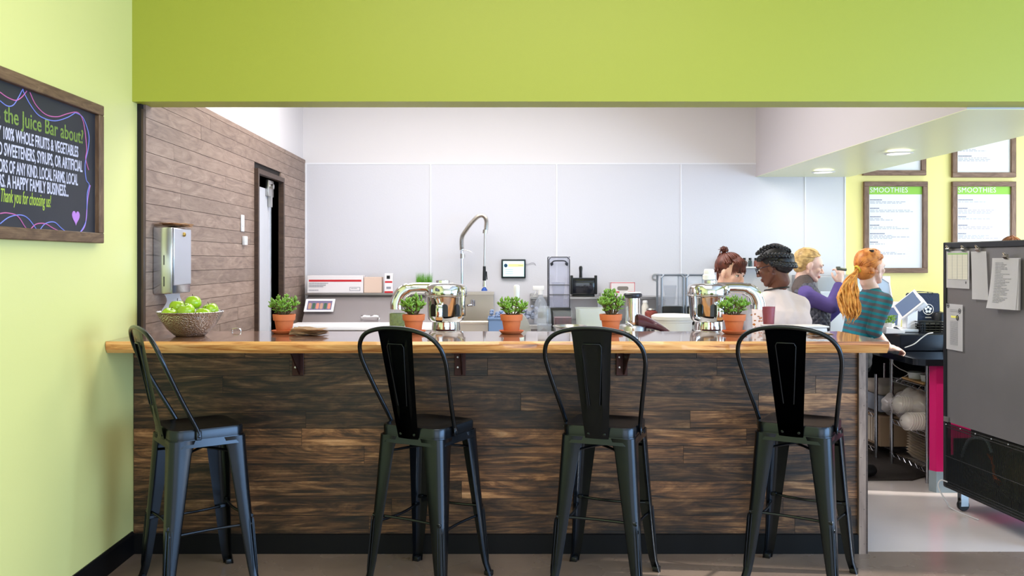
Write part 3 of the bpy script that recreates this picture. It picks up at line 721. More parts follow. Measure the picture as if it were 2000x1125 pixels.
t = NB(); tube(t, [(0, 0, 0), (0, -.07, 0), (-.05, -.11, -.005)], [.012, .012, .01], 10); mesh('spout', t, chrome, T, smooth=True)
t = NB(); lathe(t, [(0, 0), (.022, 0), (.022, .05), (.012, .06), (0, .06)], 14, M4.Translation((0, -.07, -.01))); mesh('knob', t, chrome, T, smooth=True)
# pre-rinse spring faucet
fx = (902-CX)*7.75/F; T = thing('spring_faucet', 'tall pre-rinse faucet with a coiled spring arch above the sink', 'faucet', (fx, 7.80, 1.158))
K = 7.8/F
def fp(px, py): return ((px-CX)*K-fx, 0, CH-(py-HY)*K-1.158)
t = NB(); tube(t, [(0, 0, -.0), fp(902, 490)], .0105, 12); lathe(t, [(0, 0), (.028, 0), (.026, .02), (.015, .03)], 16); mesh('riser', t, mat('blue_sheen_chrome', (200, 214, 230), rough=.12, metal=1), T, smooth=True)
t = NB(); c = fp(903, 500); tube(t, [(c[0], 0, c[2]-.022), (c[0], 0, c[2]+.022)], .02, 14); tube(t, [(c[0], 0, c[2]), (c[0], .195, c[2])], .008, 8); lathe(t, [(0, 0), (.02, 0), (.02, .006), (0, .006)], 12, M4.Translation((c[0], .195, c[2])) @ M4.Rotation(R(90), 4, 'X')); mesh('wall_bracket', t, steel, T, smooth=True)
t = NB(); tube(t, bez([fp(903, 490), fp(912, 489), fp(921, 492)], 4), .003, 6); mesh('hook_arm', t, steel, T, smooth=True)
arch = bez([fp(902, 488), fp(902, 464), fp(910, 450), fp(921, 435), fp(935, 422), fp(945, 422), fp(950, 432), fp(949, 450)], 14)
t = NB(); tube(t, arch, .009, 8); mesh('hose', t, mat('grey_hose', (150, 148, 142), rough=.5), T, smooth=True)
t = NB(); L = 0; pts = []
segs = [(arch[i+1]-arch[i]).length for i in range(len(arch)-1)]; tot = sum(segs); turns = 58; N_ = turns*8
for i in range(N_+1):
    s_ = tot*i/N_; acc = 0
    for k, sg in enumerate(segs):
        if acc+sg >= s_-1e-9: break
        acc += sg
    q = (s_-acc)/segs[k]; p = arch[k].lerp(arch[k+1], min(max(q, 0), 1)); tg = (arch[k+1]-arch[k]).normalized(); u = V((0, 1, 0)); w = tg.cross(u)
    a = 2*pi*turns*i/N_; pts.append(p+(u*cos(a)+w*sin(a))*.0185)
tube(t, pts, .0034, 5); mesh('spring', t, mat('warm_steel', (196, 188, 176), rough=.25, metal=1), T, smooth=True)
t = NB(); tube(t, [fp(948, 449), fp(947, 456)], .022, 14); mesh('spring_collar', t, steel, T, smooth=True)
t = NB(); tube(t, [fp(947, 455), fp(946, 522)], .0085, 10); mesh('drop_tube', t, steel, T, smooth=True)
t = NB(); tube(t, [fp(946, 520), fp(946, 548)], [.013, .016], 12); tube(t, [fp(950, 530), fp(951, 546)], .005, 8); mesh('grip', t, black_plastic, T, smooth=True)
t = NB(); tube(t, [fp(946, 548), fp(946, 560)], [.014, .02], 12); mesh('nozzle', t, chrome, T, smooth=True)
t = NB(); c = fp(946, 567); lathe(t, [(0, -.004), (.027, -.004), (.027, .004), (.012, .028), (0, .028)], 18, M4.Translation(c)); mesh('spray_head', t, mat('blue_rubber', (30, 80, 170), rough=.4), T, smooth=True)
T = thing('lever_faucet', 'low faucet with a black lever behind the left juicer', 'faucet', ((880-CX)*7.8/F, 7.80, 1.155))
t = NB(); rbox(t, -.03, .03, -.02, .02, 0, .09, .006, 2); mesh('body', t, steel, T, smooth=True)
t = NB(); tube(t, [(0, -.01, .085), (.09, -.02, .005)], .009, 8); mesh('lever', t, black_plastic, T, smooth=True)
# wall tablet
T = thing('wall_tablet', 'small lit order screen in a black frame on the white back wall', 'tablet', ((1003-CX)*8.05/F, 8.071, CH-(525-HY)*8.05/F))
t = NB(); rbox(t, -.112, .112, -.03, 0, -.088, .088, .006, 2); mesh('bezel', t, mat('teal_black_frame', (16, 30, 34), rough=.4), T, smooth=True)
t = NB(); box(t, -.096, .096, -.0315, -.029, -.071, .071); mesh('screen', t, mat('lit_screen', (200, 236, 236), rough=.3, emit=(200, 238, 240), estr=.75), T)
t = NB(); box(t, -.05, .093, -.0325, -.031, .018, .046); mesh('screen_band', t, mat('lit_yellow', (226, 230, 130), rough=.4, emit=(226, 232, 130), estr=.75), T)
t = NB(); lathe(t, [(0, 0), (.017, 0), (.017, .001), (0, .001)], 20, M4.Translation((-.072, -.031, .03)) @ M4.Rotation(R(90), 4, 'X')); mesh('round_emblem', t, mat('screen_navy', (20, 60, 90), rough=.4), T)
t = NB()
for k in range(5): box(t, .045+k*.009, .051+k*.009, -.0335, -.0315, .026, .036)
for r_ in range(3):
    for k in range(6): box(t, -.075+k*.012, -.067+k*.012, -.0335, -.0310, -.01-r_*.018, -.005-r_*.018)
mesh('screen_print', t, ink, T, kind='stuff')
t = NB(); tube(t, bez([(.11, -.01, .04), (.14, -.008, .045), (.17, -.008, .055), (.195, -.008, .05), (.205, -.008, .03)], 5), .0022, 5); mesh('cable', t, ink, T)
# wall shelf and lower back table on the right
T = thing('wall_shelf', 'narrow stainless shelf along the white back wall', 'shelf', (.32, 7.80, 1.095))
t = NB(); rbox(t, 0, 1.30, 0, .265, 0, .022, .003, 1); mesh('shelf_board', t, steel, T)
for x in (.08, .65, 1.22): t = NB(); prism(t, [(0.265, 0), (.02, 0), (.265, -.14)], x-.003, x+.003, 'YZ'); mesh('bracket', t, steel, T)
T = thing('work_table', 'long steel work table with clutter along the back wall', 'table', (.02, 7.35, 0))
t = NB(); rbox(t, 0, 2.6, 0, .70, .86, .90, .004, 1); mesh('tabletop', t, steel, T)
t = NB(); rbox(t, .05, 2.55, .05, .68, .25, .27, .004, 1); mesh('undershelf', t, steel, T)
for x in (.05, 1.3, 2.55):
    for y in (.06, .66): t = NB(); tube(t, [(x, y, 0), (x, y, .86)], .02, 10); mesh('leg', t, steel, T)
# blenders with sound covers
smoke = mat('smoky_clear_plastic', (170, 172, 196), rough=.08, alpha=.42, coat=.5); smoke_d = mat('smoky_dark_plastic', (26, 28, 36), rough=.12, alpha=.93, coat=.6)
edge = mat('dark_plastic_edge', (40, 44, 52), rough=.3); clear = mat('clear_plastic', (226, 232, 240), rough=.05, alpha=.13, coat=.6); clear_g = mat('clear_greyish_plastic', (200, 208, 222), rough=.08, alpha=.32, coat=.6)
def cover(T, w, d, h, m, e, hr, bars=(.5, .72), top_handle=True):
    """sound enclosure: front sheet, two sides, frame wires"""
    t = NB(); box(t, -w/2, w/2, 0, .003, .06, h); box(t, -w/2, -w/2+.003, 0, d, .06, h); box(t, w/2-.003, w/2, 0, d, .06, h); box(t, -w/2, w/2, 0, d, h-.003, h); mesh('cover', t, m, T)
    t = NB(); pth = [(-w/2, -.002, .06), (-w/2, -.002, h-.02), (-w/2+.02, -.002, h), (w/2-.02, -.002, h), (w/2, -.002, h-.02), (w/2, -.002, .06), (-w/2, -.002, .06)]
    tube(t, pth, hr, 6)
    for b_ in bars: tube(t, [(-w/2, -.003, h*b_), (w/2, -.003, h*b_)], hr*.9, 6)
    for s_ in (-1, 1): tube(t, [(s_*w/2, 0, h), (s_*w/2, d, h)], hr, 6); tube(t, [(s_*w/2, d, h), (s_*w/2, d, .06)], hr, 6)
    mesh('cover_edge', t, e, T)
    if top_handle:
        t = NB(); tube(t, bez([(-w*.38, -.012, h-.07), (-w*.3, -.02, h-.035), (0, -.022, h-.03), (w*.3, -.02, h-.035), (w*.38, -.012, h-.07)], 4), .0055, 6); mesh('handle', t, e, T, smooth=True)
        for s_ in (-1, 1): t = NB(); lathe(t, [(0, 0), (.014, 0), (.012, .01), (0, .012)], 12, M4.Translation((s_*w*.36, -.002, h-.055)) @ M4.Rotation(R(90), 4, 'X')); mesh('hinge_knob', t, e, T, smooth=True)
def jar(T, h=.2, r=.055, z=0, x=0, y=.1):
    t = NB(); lathe(t, [(0, z+.004), (r*.7, z), (r, z+h*.9), (r*1.04, z+h), (r*.98, z+h), (r*.66, z+.012), (0, z+.014)], 20, M4.Translation((x, y, 0))); mesh('jug', t, clear_g, T, smooth=True)
d_ = 7.0; K = d_/F
T = thing('blender', 'blender in a tall open smoky sound cover with wire frame', 'blender', ((1094-CX)*K, d_+.1, .905)); Tb = T
hh = CH-(502-HY)*K-.905
t = NB(); rbox(t, -.095, .095, -.02, .2, 0, .155, .012, 2); mesh('motor_base', t, black_plastic, T, smooth=True)
cover(T, .168, .15, hh, smoke, edge, .0042, bars=(.60, .46)); jar(T, .2, .055, .157); 
T2 = thing('blender_stand', 'black box stand under the tall open blender cover', 'stand', ((1094-CX)*K, d_+.0, 0)); 
t = NB(); rbox(t, -.12, .12, 0, .34, 0, .90, .01, 2); mesh('box', t, black_plastic, T2, smooth=True)
K = 7.75/F
T = thing('blender', 'blender under a closed near black sound cover on the back shelf', 'blender', ((1142-CX)*K, 7.83, 1.118))
t = NB(); rbox(t, -.10, .10, .02, .17, 0, .02, .004, 2); mesh('motor_base', t, black_plastic, T, smooth=True)
t = NB(); rbox(t, -.112, .112, 0, .19, .021, .165, .01, 2); mesh('cover', t, smoke_d, T, smooth=True)
t = NB(); box(t, -.118, .118, -.004, .0, .155, .168); mesh('cover_edge', t, black_plastic, T)
for s_ in (-1, 1): t = NB(); rbox(t, s_*.108-.012, s_*.108+.012, -.01, .03, .02, .19, .005, 2); mesh('hinge_post', t, black_plastic, T, smooth=True)
T = thing('tamper', 'black blender tamper standing above the dark blender cover', 'tamper', ((1139-CX)*K, 7.97, 1.284))
t = NB(); lathe(t, [(0, 0), (.015, 0), (.014, .05), (.017, .09), (.012, .105), (0, .108)], 14); mesh('handle', t, black_plastic, T, smooth=True)
for px, lab in ((1323, 'grey framed clear blender cover left of the brown haired woman'), (1373, 'grey framed blender cover half hidden behind the brown haired woman')):
    K = 7.2/F; T = thing('blender', lab, 'blender', ((px-CX)*K, 7.4, .905))
    t = NB(); rbox(t, -.085, .085, -.02, .2, 0, .15, .012, 2); mesh('motor_base', t, black_plastic, T, smooth=True)
    cover(T, .185, .2, CH-(538-HY)*K-.905, clear_g, mat('blue_grey_edge', (120, 130, 142), rough=.3, metal=.4), .009, bars=(), top_handle=False); jar(T, .17, .055, .152)
# glove box, wall ring, spice shelf
K = 7.8/F
T = printed_box('glove_box', 'white glove box with a red border and oval slot on the back shelf', ((1217-CX)*K, 7.82, 1.118), .218, .11, .128, carton)
for a in ((-.109, .109, .122, .128), (-.109, -.104, 0, .128), (.104, .109, 0, .128)): face_rect(T, 'red_border', mat('pale_red_print', (214, 110, 120), rough=.6), *a)
face_rect(T, 'red_band', red, -.095, -.03, .036, .046); face_rect(T, 'red_band', red, .045, .104, .036, .046)
t = NB(); prism(t, rrect(.10, .034, .016, 4, 0, .075), -.003, .001, 'XZ'); mesh('oval_slot', t, mat('slot_grey', (130, 124, 118), rough=.6), T)
t = NB(); lathe(t, [(.020, 0), (.031, 0), (.031, .012), (.020, .012), (.020, 0)], 28, M4.Rotation(R(90), 4, 'X')); o = mesh('wall_ring', t, steel, loc=((1280-CX)*8.06/F, 8.073, CH-(541-HY)*8.06/F), smooth=True); tag(o, 'small round steel ring fitting on the white wall right of the glove box', 'fitting')
T = thing('spice_shelf', 'small white shelf of little bottles high on the wall behind the women', 'shelf', ((1440-CX)*8.0/F, 7.96, CH-(521-HY)*8.0/F))
t = NB(); rbox(t, -.17, .22, 0, .11, -.012, 0, .002, 1); mesh('shelf_board', t, white_plastic, T)
t = NB(); tube(t, [(-.17, 0, .045), (.1, 0, .06)], .002, 5); mesh('wire_rail', t, steel, T)
bm_ = [mat('amber_bottle', (120, 60, 50), rough=.3), mat('pale_bottle', (200, 190, 190), rough=.4), mat('dark_bottle', (40, 60, 64), rough=.3)]
for k in range(7):
    x = (1440-CX)*8.0/F-.14+k*.052
    labk = ['leftmost', 'second from left', 'third from left', 'middle', 'third from right', 'second from right', 'rightmost'][k]+' of the small capped bottles on the high wall shelf, '+['amber', 'pale', 'dark'][k % 3]
    B_ = thing('spice_bottle', labk, 'bottle', (x, 8.01, CH-(521-HY)*8.0/F+.001), 0, 'spice bottles on the wall shelf')
    t = NB(); lathe(t, [(0, 0), (.017, 0), (.017, .05), (.012, .056), (0, .056)], 12); mesh('bottle_body', t, bm_[k % 3], B_, smooth=True)
    t = NB(); lathe(t, [(0, .0565), (.013, .0565), (.013, .08), (0, .08)], 12); mesh('cap', t, black_plastic, B_, smooth=True)
t = NB(); rbox(t, -.04, .045, -.02, .02, 0, .075, .004, 1); o = mesh('black_tin', t, black_plastic, loc=((1478-CX)*8.0/F+.06, 8.02, CH-(521-HY)*8.0/F+.001)); tag(o, 'black square tin at the right end of the high wall shelf', 'tin')
o.location.x = (1440-CX)*8.0/F+.27-.01
# ------------------------------------------------------------ juicers on the prep counter
jchrome = mat('juicer_chrome', (222, 222, 220), rough=.09, metal=1)
def juicer(lab, x, y, flip, pulp, pname, plab):
    J = thing('juicer', lab, 'juicer', (x, y, WZ), 0, 'chrome juicers on the counter behind the bar'); s = -1 if flip else 1
    # drum at origin, chute towards -x (s=1)
    t = NB(); lathe(t, [(0, 0), (.092, 0), (.095, .006), (.080, .012), (.080, .17), (.076, .2), (0, .2)], 40); b_ = mesh('motor_housing', t, jchrome, J, smooth=True)
    t = NB()
    for k in range(2): tube(t, [(.0812*cos(a), .0812*sin(a), .05+k*.1) for a in [2*pi*i/32 for i in range(33)]], .002, 5)
    mesh('band', t, steel, b_)
    t = NB(); lathe(t, [(0, .20), (.085, .20), (.098, .212), (.104, .235), (.110, .335), (.112, .34), (0, .34)], 48); bw = mesh('bowl', t, jchrome, J, smooth=True)
    for k in range(4):
        a = R(-128+k*38); t = NB()
        pl = [(-.017, .232), (.017, .232), (.017, .285)]+[(.017*cos(q), .285+.017*sin(q)) for q in [R(d) for d in (30, 60, 90, 120, 150)]]+[(-.017, .285)]
        prism(t, pl, -.1088, -.098, 'XZ', M4.Rotation(a+R(90), 4, 'Z')); mesh('window', t, mat('dark_window', (30, 32, 28), rough=.15), bw)
    t = NB(); lathe(t, [(.112, .34), (.117, .342), (.119, .35), (.119, .385), (.112, .402), (.09, .412), (0, .416)], 48); ld = mesh('lid', t, jchrome, J, smooth=True)
    t = NB(); tube(t, [(.1195*cos(a), .1195*sin(a), .348) for a in [2*pi*i/40 for i in range(41)]], .0032, 6); mesh('lid_ring', t, steel, ld)
    # broad arched chute
    t = NB(); path = bez([(-.02*s, 0, .386), (-.10*s, 0, .388), (-.19*s, 0, .386), (-.245*s, 0, .362), (-.272*s, 0, .31), (-.274*s, 0, .27)], 6)
    rings = []
    for i, p in enumerate(path):
        tg = (path[min(i+1, len(path)-1)]-path[max(i-1, 0)]).normalized(); u = V((0, 1, 0)); w = tg.cross(u).normalized()
        rings.append([t.verts.new(p+u*a*1.0+w*c) for a, c in rrect(.105, .062 if i < 14 else .074, .028, 4)])
    for a, c in zip(rings[:-1], rings[1:]):
        n = len(a)
        for k in range(n): t.faces.new((a[k], a[(k+1) % n], c[(k+1) % n], c[k]))
    t.faces.new(rings[0][::-1]); t.faces.new(rings[-1]); mesh('pulp_chute', t, jchrome, J, smooth=True)
    # clamp arm and feed tube with white pusher
    t = NB(); tube(t, bez([(.085*s, -.085, .40), (.10*s, -.105, .37), (.10*s, -.112, .30), (.098*s, -.108, .24), (.075*s, -.095, .225)], 5), .009, 8); mesh('clamp_arm', t, jchrome, J, smooth=True)
    t = NB(); tube(t, bez([(-.07*s, -.09, .345), (-.05*s, -.115, .33), (-.03*s, -.118, .28)], 5), .004, 6); rbox(t, -.03*s-.02, -.03*s+.02, -.14, -.10, .205, .30, .008, 2); mesh('spout', t, jchrome, J, smooth=True)
    t = NB(); lathe(t, [(.038, .405), (.038, .43), (.034, .43), (.034, .41)], 24, M4.Translation((-.02*s, .03, 0))); mesh('feed_tube', t, jchrome, J, smooth=True)
    if flip: t = NB(); lathe(t, [(.030, .432), (.036, .436), (.036, .458), (.029, .466), (.029, .486), (.024, .494), (0, .495)], 24, M4.Translation((-.01*s, .03, 0))); mesh('pusher', t, white_plastic, J, smooth=True)
    # badge strip
    t = NB(); rr_ = [(.0815*cos(R(a)), .0815*sin(R(a))) for a in range(-130, -49, 8)]
    for a, c in zip(rr_[:-1], rr_[1:]):
        f = [t.verts.new(q) for q in ((*a, .135), (*c, .135), (*c, .16), (*a, .16))]; t.faces.new(f)
    bmesh.ops.solidify(t, geom=t.faces[:], thickness=-.001); mesh('badge', t, mat('maroon_badge', (70, 16, 30), rough=.4), b_)
    # container for the pulp
    C_ = thing('pulp_container', plab, 'container', (x-.274*s, y, WZ), 0)
    t = NB(); pl = rrect(.092, .12, .03, 5); A = [t.verts.new((a, c, 0)) for a, c in pl]; B_ = [t.verts.new((a, c, .262)) for a, c in pl]; n = len(pl)
    for k in range(n): t.faces.new((A[k], A[(k+1) % n], B_[(k+1) % n], B_[k]))
    t.faces.new(A[::-1]); bmesh.ops.solidify(t, geom=t.faces[:], thickness=.0025); mesh('jar', t, clear, C_, smooth=True)
    rr = random.Random(pulp[0]); t = NB()
    if pulp[0] == 1:
        q = rrect(.080, .106, .026, 4); prism(t, q, .006, .245, 'XY'); o = mesh('pulp', t, mat('green_pulp', (112, 130, 36), rough=.8, var=.4, vscale=90, bump=.6, bscale=120), C_)
    else:
        for i in range(85):
            side_ = rr.choice([0, 0, 0, 1, 2]); z = .01+.235*rr.random()**1.4
            if side_ == 0: p = (rr.uniform(-.036, .036), -.053, z)
            elif side_ == 1: p = (rr.choice((-.038, .038)), rr.uniform(-.05, .05), z)
            else: p = (rr.uniform(-.036, .036), rr.uniform(-.05, .05), .008)
            ball(t, p, (rr.uniform(.003, .009), rr.uniform(.003, .006), rr.uniform(.003, .008)), 1)
        q = rrect(.078, .104, .026, 4); prism(t, q, .004, .03, 'XY')
        o = mesh('pulp', t, mat('orange_pulp', (196, 112, 40), rough=.8, var=.4, vscale=60), C_, kind='stuff')
    return J
juicer('chrome centrifugal juicer left, its chute arching down to the left', (871-CX)*4.92/F, 4.92, False, (1,), 'green', 'clear pulp container full of green pulp under the left juicer chute')
juicer('chrome centrifugal juicer with white pusher, its chute arching to the right', (1384-CX)*4.92/F, 4.92, True, (2,), 'orange', 'clear pulp container with orange bits under the right juicer chute')
# masticating juicer with maroon spout body
d_ = 4.95; K = d_/F; x0 = (1236-CX)*K
J = thing('cylinder_juicer', 'steel cylinder juicer with tall feed tube and maroon spout body', 'juicer', (x0, d_, WZ))
t = NB(); lathe(t, [(0, 0), (.085, 0), (.085, .012), (.078, .016), (.078, .165), (.07, .178), (0, .18)], 36); mesh('base', t, steel, J, smooth=True)
t = NB(); lathe(t, [(.040, .18), (.042, .182), (.042, .33), (.040, .332), (0, .332)], 32); mesh('feed_tube', t, jchrome, J, smooth=True)
t = NB(); lathe(t, [(0, .333), (.045, .333), (.052, .340), (.052, .352), (.046, .358), (0, .358)], 32); mesh('tube_cap', t, mat('dark_cap', (38, 38, 48), rough=.3), J, smooth=True)
t = NB(); lathe(t, [(0, .359), (.047, .359), (.044, .364), (0, .365)], 32); mesh('cap_top', t, white_plastic, J, smooth=True)
t = NB(); rings = []
for k in range(11):
    q = k/10; xx = .02+.225*q; w = .07*(1-q**2.2)+.012; zc = .222-.02*q-.075*q**2; hgt = .075*(1-q)+.014
    rings.append([t.verts.new((xx, w*cos(a), zc+hgt*.5*sin(a)-.02)) for a in [2*pi*i/16 for i in range(16)]])
for a, c in zip(rings[:-1], rings[1:]):
    for k in range(16): t.faces.new((a[k], a[(k+1) % 16], c[(k+1) % 16], c[k]))
t.faces.new(rings[0][::-1]); t.faces.new(rings[-1]); mesh('spout_body', t, mat('maroon_gloss', (82, 34, 46), rough=.12, coat=.8), J, smooth=True)
t = NB(); rbox(t, .06, .25, -.05, .05, 0, .135, .03, 4); mesh('front_base', t, mat('navy_black', (24, 26, 36), rough=.35), J, smooth=True)
t = NB(); tube(t, bez([(-.03, -.06, .185), (-.05, -.085, .20), (-.015, -.088, .175), (-.01, -.09, .09)], 6), .004, 6); mesh('bail_handle', t, chrome, J, smooth=True)
# things around on the prep counter
def cupstack():
    d_ = 4.80; K = d_/F; x = (1063-CX)*K
    T = thing('clear_cup', 'large clear plastic cup holding dark lids, below the stacked cups', 'cup', (x, d_, WZ))
    t = NB(); lathe(t, [(.029, 0), (.031, 0), (.040, .185), (.042, .187), (.042, .192), (.039, .19), (.029, .004), (0, .003)], 28); mesh('cup', t, clear_g, T, smooth=True)
    t = NB(); ball(t, (-.004, 0, .14), (.024, .02, .032), 2); lathe(t, [(0, .02), (.027, .02), (.031, .1), (0, .1)], 20); mesh('dark_contents', t, mat('dark_navy', (22, 26, 40), rough=.3), T, smooth=True)
    for k in range(5):
        o = thing('clear_cup', ['lowest', 'second', 'third', 'fourth', 'topmost'][k]+' of the upside down clear cups stacked on the big cup', 'cup', (x, d_, WZ+.194+k*.011), 0, 'stacked clear cups')
        t = NB(); lathe(t, [(.0405, 0), (.0405, .005), (.038, .006), (.0335, .052), (.030, .054), (0, .054)], 24); mesh('cup', t, clear, o, smooth=True)
cupstack()
d_ = 4.95; K = d_/F
T = thing('slicer', 'grey round-backed counter machine with a black label beside the third plant', 'machine', ((1012-CX)*K, d_, WZ))
t = NB(); pl = [(.0, 0), (.078, 0)]+[(.0+.078*cos(R(a)), .07+.115*sin(R(a))) for a in range(0, 91, 10)]+[(-.05, .185), (-.06, 0)]; prism(t, pl, 0, .12, 'XZ'); bmesh.ops.bevel(t, geom=t.edges[:], offset=.004, segments=1, affect='EDGES'); mesh('body', t, mat('pewter_grey', (176, 176, 172), rough=.35, metal=.3), T, smooth=True)
t = NB(); rbox(t, .005, .045, -.004, 0, .0, .10, .002, 1); mesh('label_plate', t, black_plastic, T)
t = NB(); [box(t, .012, .038, -.005, -.004, z, z+.006) for z in (.055, .068, .082)]; mesh('label_print', t, ink, T)
T.scale = (1, 1, 1.33)
T = thing('pestle', 'white plastic plunger standing behind the third potted plant', 'utensil', ((1009-CX)*5.15/F, 5.15, WZ))
t = NB(); lathe(t, [(0, 0), (.02, 0), (.02, .05), (.012, .22), (.014, .30), (.017, .35), (.018, .39), (.012, .398), (0, .4)], 20); mesh('plunger', t, white_plastic, T, smooth=True)
for i, (px, lab, h) in enumerate(((971, 'blue grey bin left of the third potted plant', .30), )):
    d_ = 6.9; K = d_/F; T = thing('blue_bin', lab, 'bin', ((px-CX)*K, 6.75, .0))
    t = NB(); bb = mat('blue_grey_plastic', (112, 140, 182), rough=.4)
    for a in ((-.07, .07, 0, .004, .35, 1.0), (-.07, .07, .246, .25, .35, 1.0), (-.07, -.066, 0, .25, .35, 1.0), (.066, .07, 0, .25, .35, 1.0), (-.07, .07, 0, .25, .346, .35)): box(t, *a)
    rbox(t, -.075, .075, -.006, 0, .985, 1.0, .002, 1); mesh('tub', t, bb, T)
    t = NB(); 
    for x in (-.06, .06): box(t, x-.008, x+.008, .02, .04, 0, .35); box(t, x-.008, x+.008, .2, .22, 0, .35)
    mesh('stand', t, steel, T)
    rr = random.Random(9); t = NB()
    for k in range(26): ball(t, (rr.uniform(-.055, .055), rr.uniform(.02, .23), .98+rr.uniform(0, .07)), (.02, .02, .016), 1)
    mesh('bag_liner', t, mat('crinkled_blue_bag', (120, 140, 176), rough=.3, var=.3, vscale=30), T, smooth=True, kind='stuff')
t = NB(); rr = random.Random(12)
for k in range(60): ball(t, (rr.uniform(-.10, .12), rr.uniform(-.05, .06), .03+rr.uniform(0, .12)*(1-abs(k % 10-5)/9)), (rr.uniform(.012, .03), .02, rr.uniform(.01, .022)), 1)
o = mesh('plastic_bags', t, mat('crinkled_grey_bag', (150, 158, 178), rough=.25, var=.4, vscale=40), loc=((1036-CX)*7.5/F-.03, 7.75, .90), smooth=True); tag(o, 'crumpled grey blue plastic bags between the round machine and the cups', 'bags'); o['kind'] = 'stuff'
def spray(px, d, z, lab, bodym, headm, s=1.0):
    T = thing('spray_bottle', lab, 'bottle', ((px-CX)*d/F, d, z))
    t = NB(); lathe(t, [(0, 0), (.036*s, 0), (.038*s, .01), (.038*s, .10*s), (.03*s, .13*s), (.013*s, .155*s), (.013*s, .165*s), (0, .165*s)], 20); mesh('bottle_body', t, bodym, T, smooth=True)
    t = NB(); lathe(t, [(.015*s, .165*s), (.015*s, .19*s), (0, .19*s)], 14); rbox(t, -.045*s, .02*s, -.01, .01, .19*s, .215*s, .004, 2); tube(t, [(-.02*s, 0, .19*s), (-.035*s, 0, .165*s)], .004, 6); mesh('trigger_head', t, headm, T, smooth=True)
spray(1056, 7.5, .901, 'white headed spray bottle behind the stacked cups', clear_g, white_plastic, 1.5)
T = thing('dispenser_box', 'small grey wall dispenser above the spray bottle', 'dispenser', ((1044-CX)*8.0/F, 7.95, 1.02)); t = NB(); rbox(t, -.04, .04, 0, .12, 0, .12, .01, 2); mesh('housing', t, mat('grey_plastic', (150, 150, 152), rough=.4), T, smooth=True)
t = NB(); rbox(t, -.022, .022, -.012, 0, .05, .10, .008, 2); mesh('lever_plate', t, white_plastic, T, smooth=True)
def tub(name, lab, px, d, z, w, dp, h, m, cont=None, cn='contents', ch=.7, lid=None, taper=.9, cat='container'):
    T = thing(name, lab, cat, ((px-CX)*d/F, d, z)); t = NB(); a0 = rrect(w*taper, dp*taper, w*.12, 3); a1 = rrect(w, dp, w*.12, 3); a2 = rrect(w*1.06, dp*1.06, w*.12, 3)
    A = [t.verts.new((x, y, 0)) for x, y in a0]; B_ = [t.verts.new((x, y, h*.96)) for x, y in a1]; C_ = [t.verts.new((x, y, h)) for x, y in a2]; n = len(A)
    for p, q in ((A, B_), (B_, C_)):
        for k in range(n): t.faces.new((p[k], p[(k+1) % n], q[(k+1) % n], q[k]))
    t.faces.new(A[::-1]); bmesh.ops.solidify(t, geom=t.faces[:], thickness=.002); mesh('tub', t, m, T, smooth=True)
    if cont:
        t = NB(); f = taper*.92; A = [t.verts.new((x*f/taper, y*f/taper, .004)) for x, y in a0]; g = (taper+(1-taper)*ch)*.94; B_ = [t.verts.new((x*g, y*g, h*ch)) for x, y in a1]
        for k in range(n): t.faces.new((A[k], A[(k+1) % n], B_[(k+1) % n], B_[k]))
        t.faces.new(A[::-1]); t.faces.new(B_); mesh(cn, t, cont, T)
    return T
tub('beet_tub', 'clear square tub of dark red beet pieces in front of the black stand', 1099, 5.05, WZ+.0, .105, .12, .25, clear, mat('beet_red', (84, 22, 34), rough=.4, var=.5, vscale=50, stretch=(1, 1, .3)), 'beets', .86)
t = NB(); rbox(t, -.02, .02, -.02, .02, 0, .012, .004, 2); o = mesh('blue_lid', t, mat('pale_blue_plastic', (120, 160, 220), rough=.4), loc=((1096-CX)*5.2/F, 5.18, WZ+.17)); 
bpy.data.objects.remove(o)
t = NB(); lathe(t, [(0, 0), (.07, 0), (.085, .02), (.118, .125), (.125, .128), (.122, .131), (.112, .122), (.08, .024), (0, .008)], 40); o = mesh('mixing_bowl', t, steel, loc=((1133-CX)*4.76/F, 5.05-.30+.0, WZ), smooth=True); tag(o, 'shallow steel mixing bowl behind the second stool from the right', 'bowl')
o.location.x = (1112-CX)*4.78/F; o.scale = (.75, .75, 1.45)
tub('salad_bin', 'tall frosted bin with lettuce in the bottom, left of the fourth plant', 1153, 5.02, WZ, .155, .17, .27, mat('frosted_plastic', (226, 232, 230), rough=.3, alpha=.55), mat('lettuce_green', (168, 196, 90), rough=.6, var=.4, vscale=60), 'lettuce', .5)
# tub with flat lid and ladle
d_ = 5.5; K = d_/F
T = thing('bucket', 'white round bucket with a flat lid left of the right juicer', 'bucket', ((1318-CX)*K, 5.55, 0))
tw = mat('warm_white_plastic', (222, 218, 208), rough=.45)
t = NB(); lathe(t, [(0, .65), (.10, .65), (.118, 1.05), (.123, 1.055), (.123, 1.07), (0, 1.07)], 36); mesh('pail', t, tw, T, smooth=True)
t = NB(); lathe(t, [(0, 1.071), (.136, 1.071), (.138, 1.09), (.12, 1.10), (.02, 1.106), (0, 1.106)], 36); mesh('lid', t, tw, T, smooth=True)
t = NB(); rbox(t, -.16, .16, -.16, .16, 0, .648, .01, 1); mesh('cart', t, steel, T)
t = NB(); tube(t, [(0, 0, 0), (.035, 0, -.12)], [.010, .013], 6, flat=.4); ball(t, (-.002, 0, .005), (.016, .006, .014), 2); o = mesh('spoon', t, white_plastic, loc=((1326-CX)*5.3/F, 5.36, 1.06)); tag(o, 'white plastic spoon hanging at the bucket rim', 'spoon')
bpy.data.objects.remove(o)
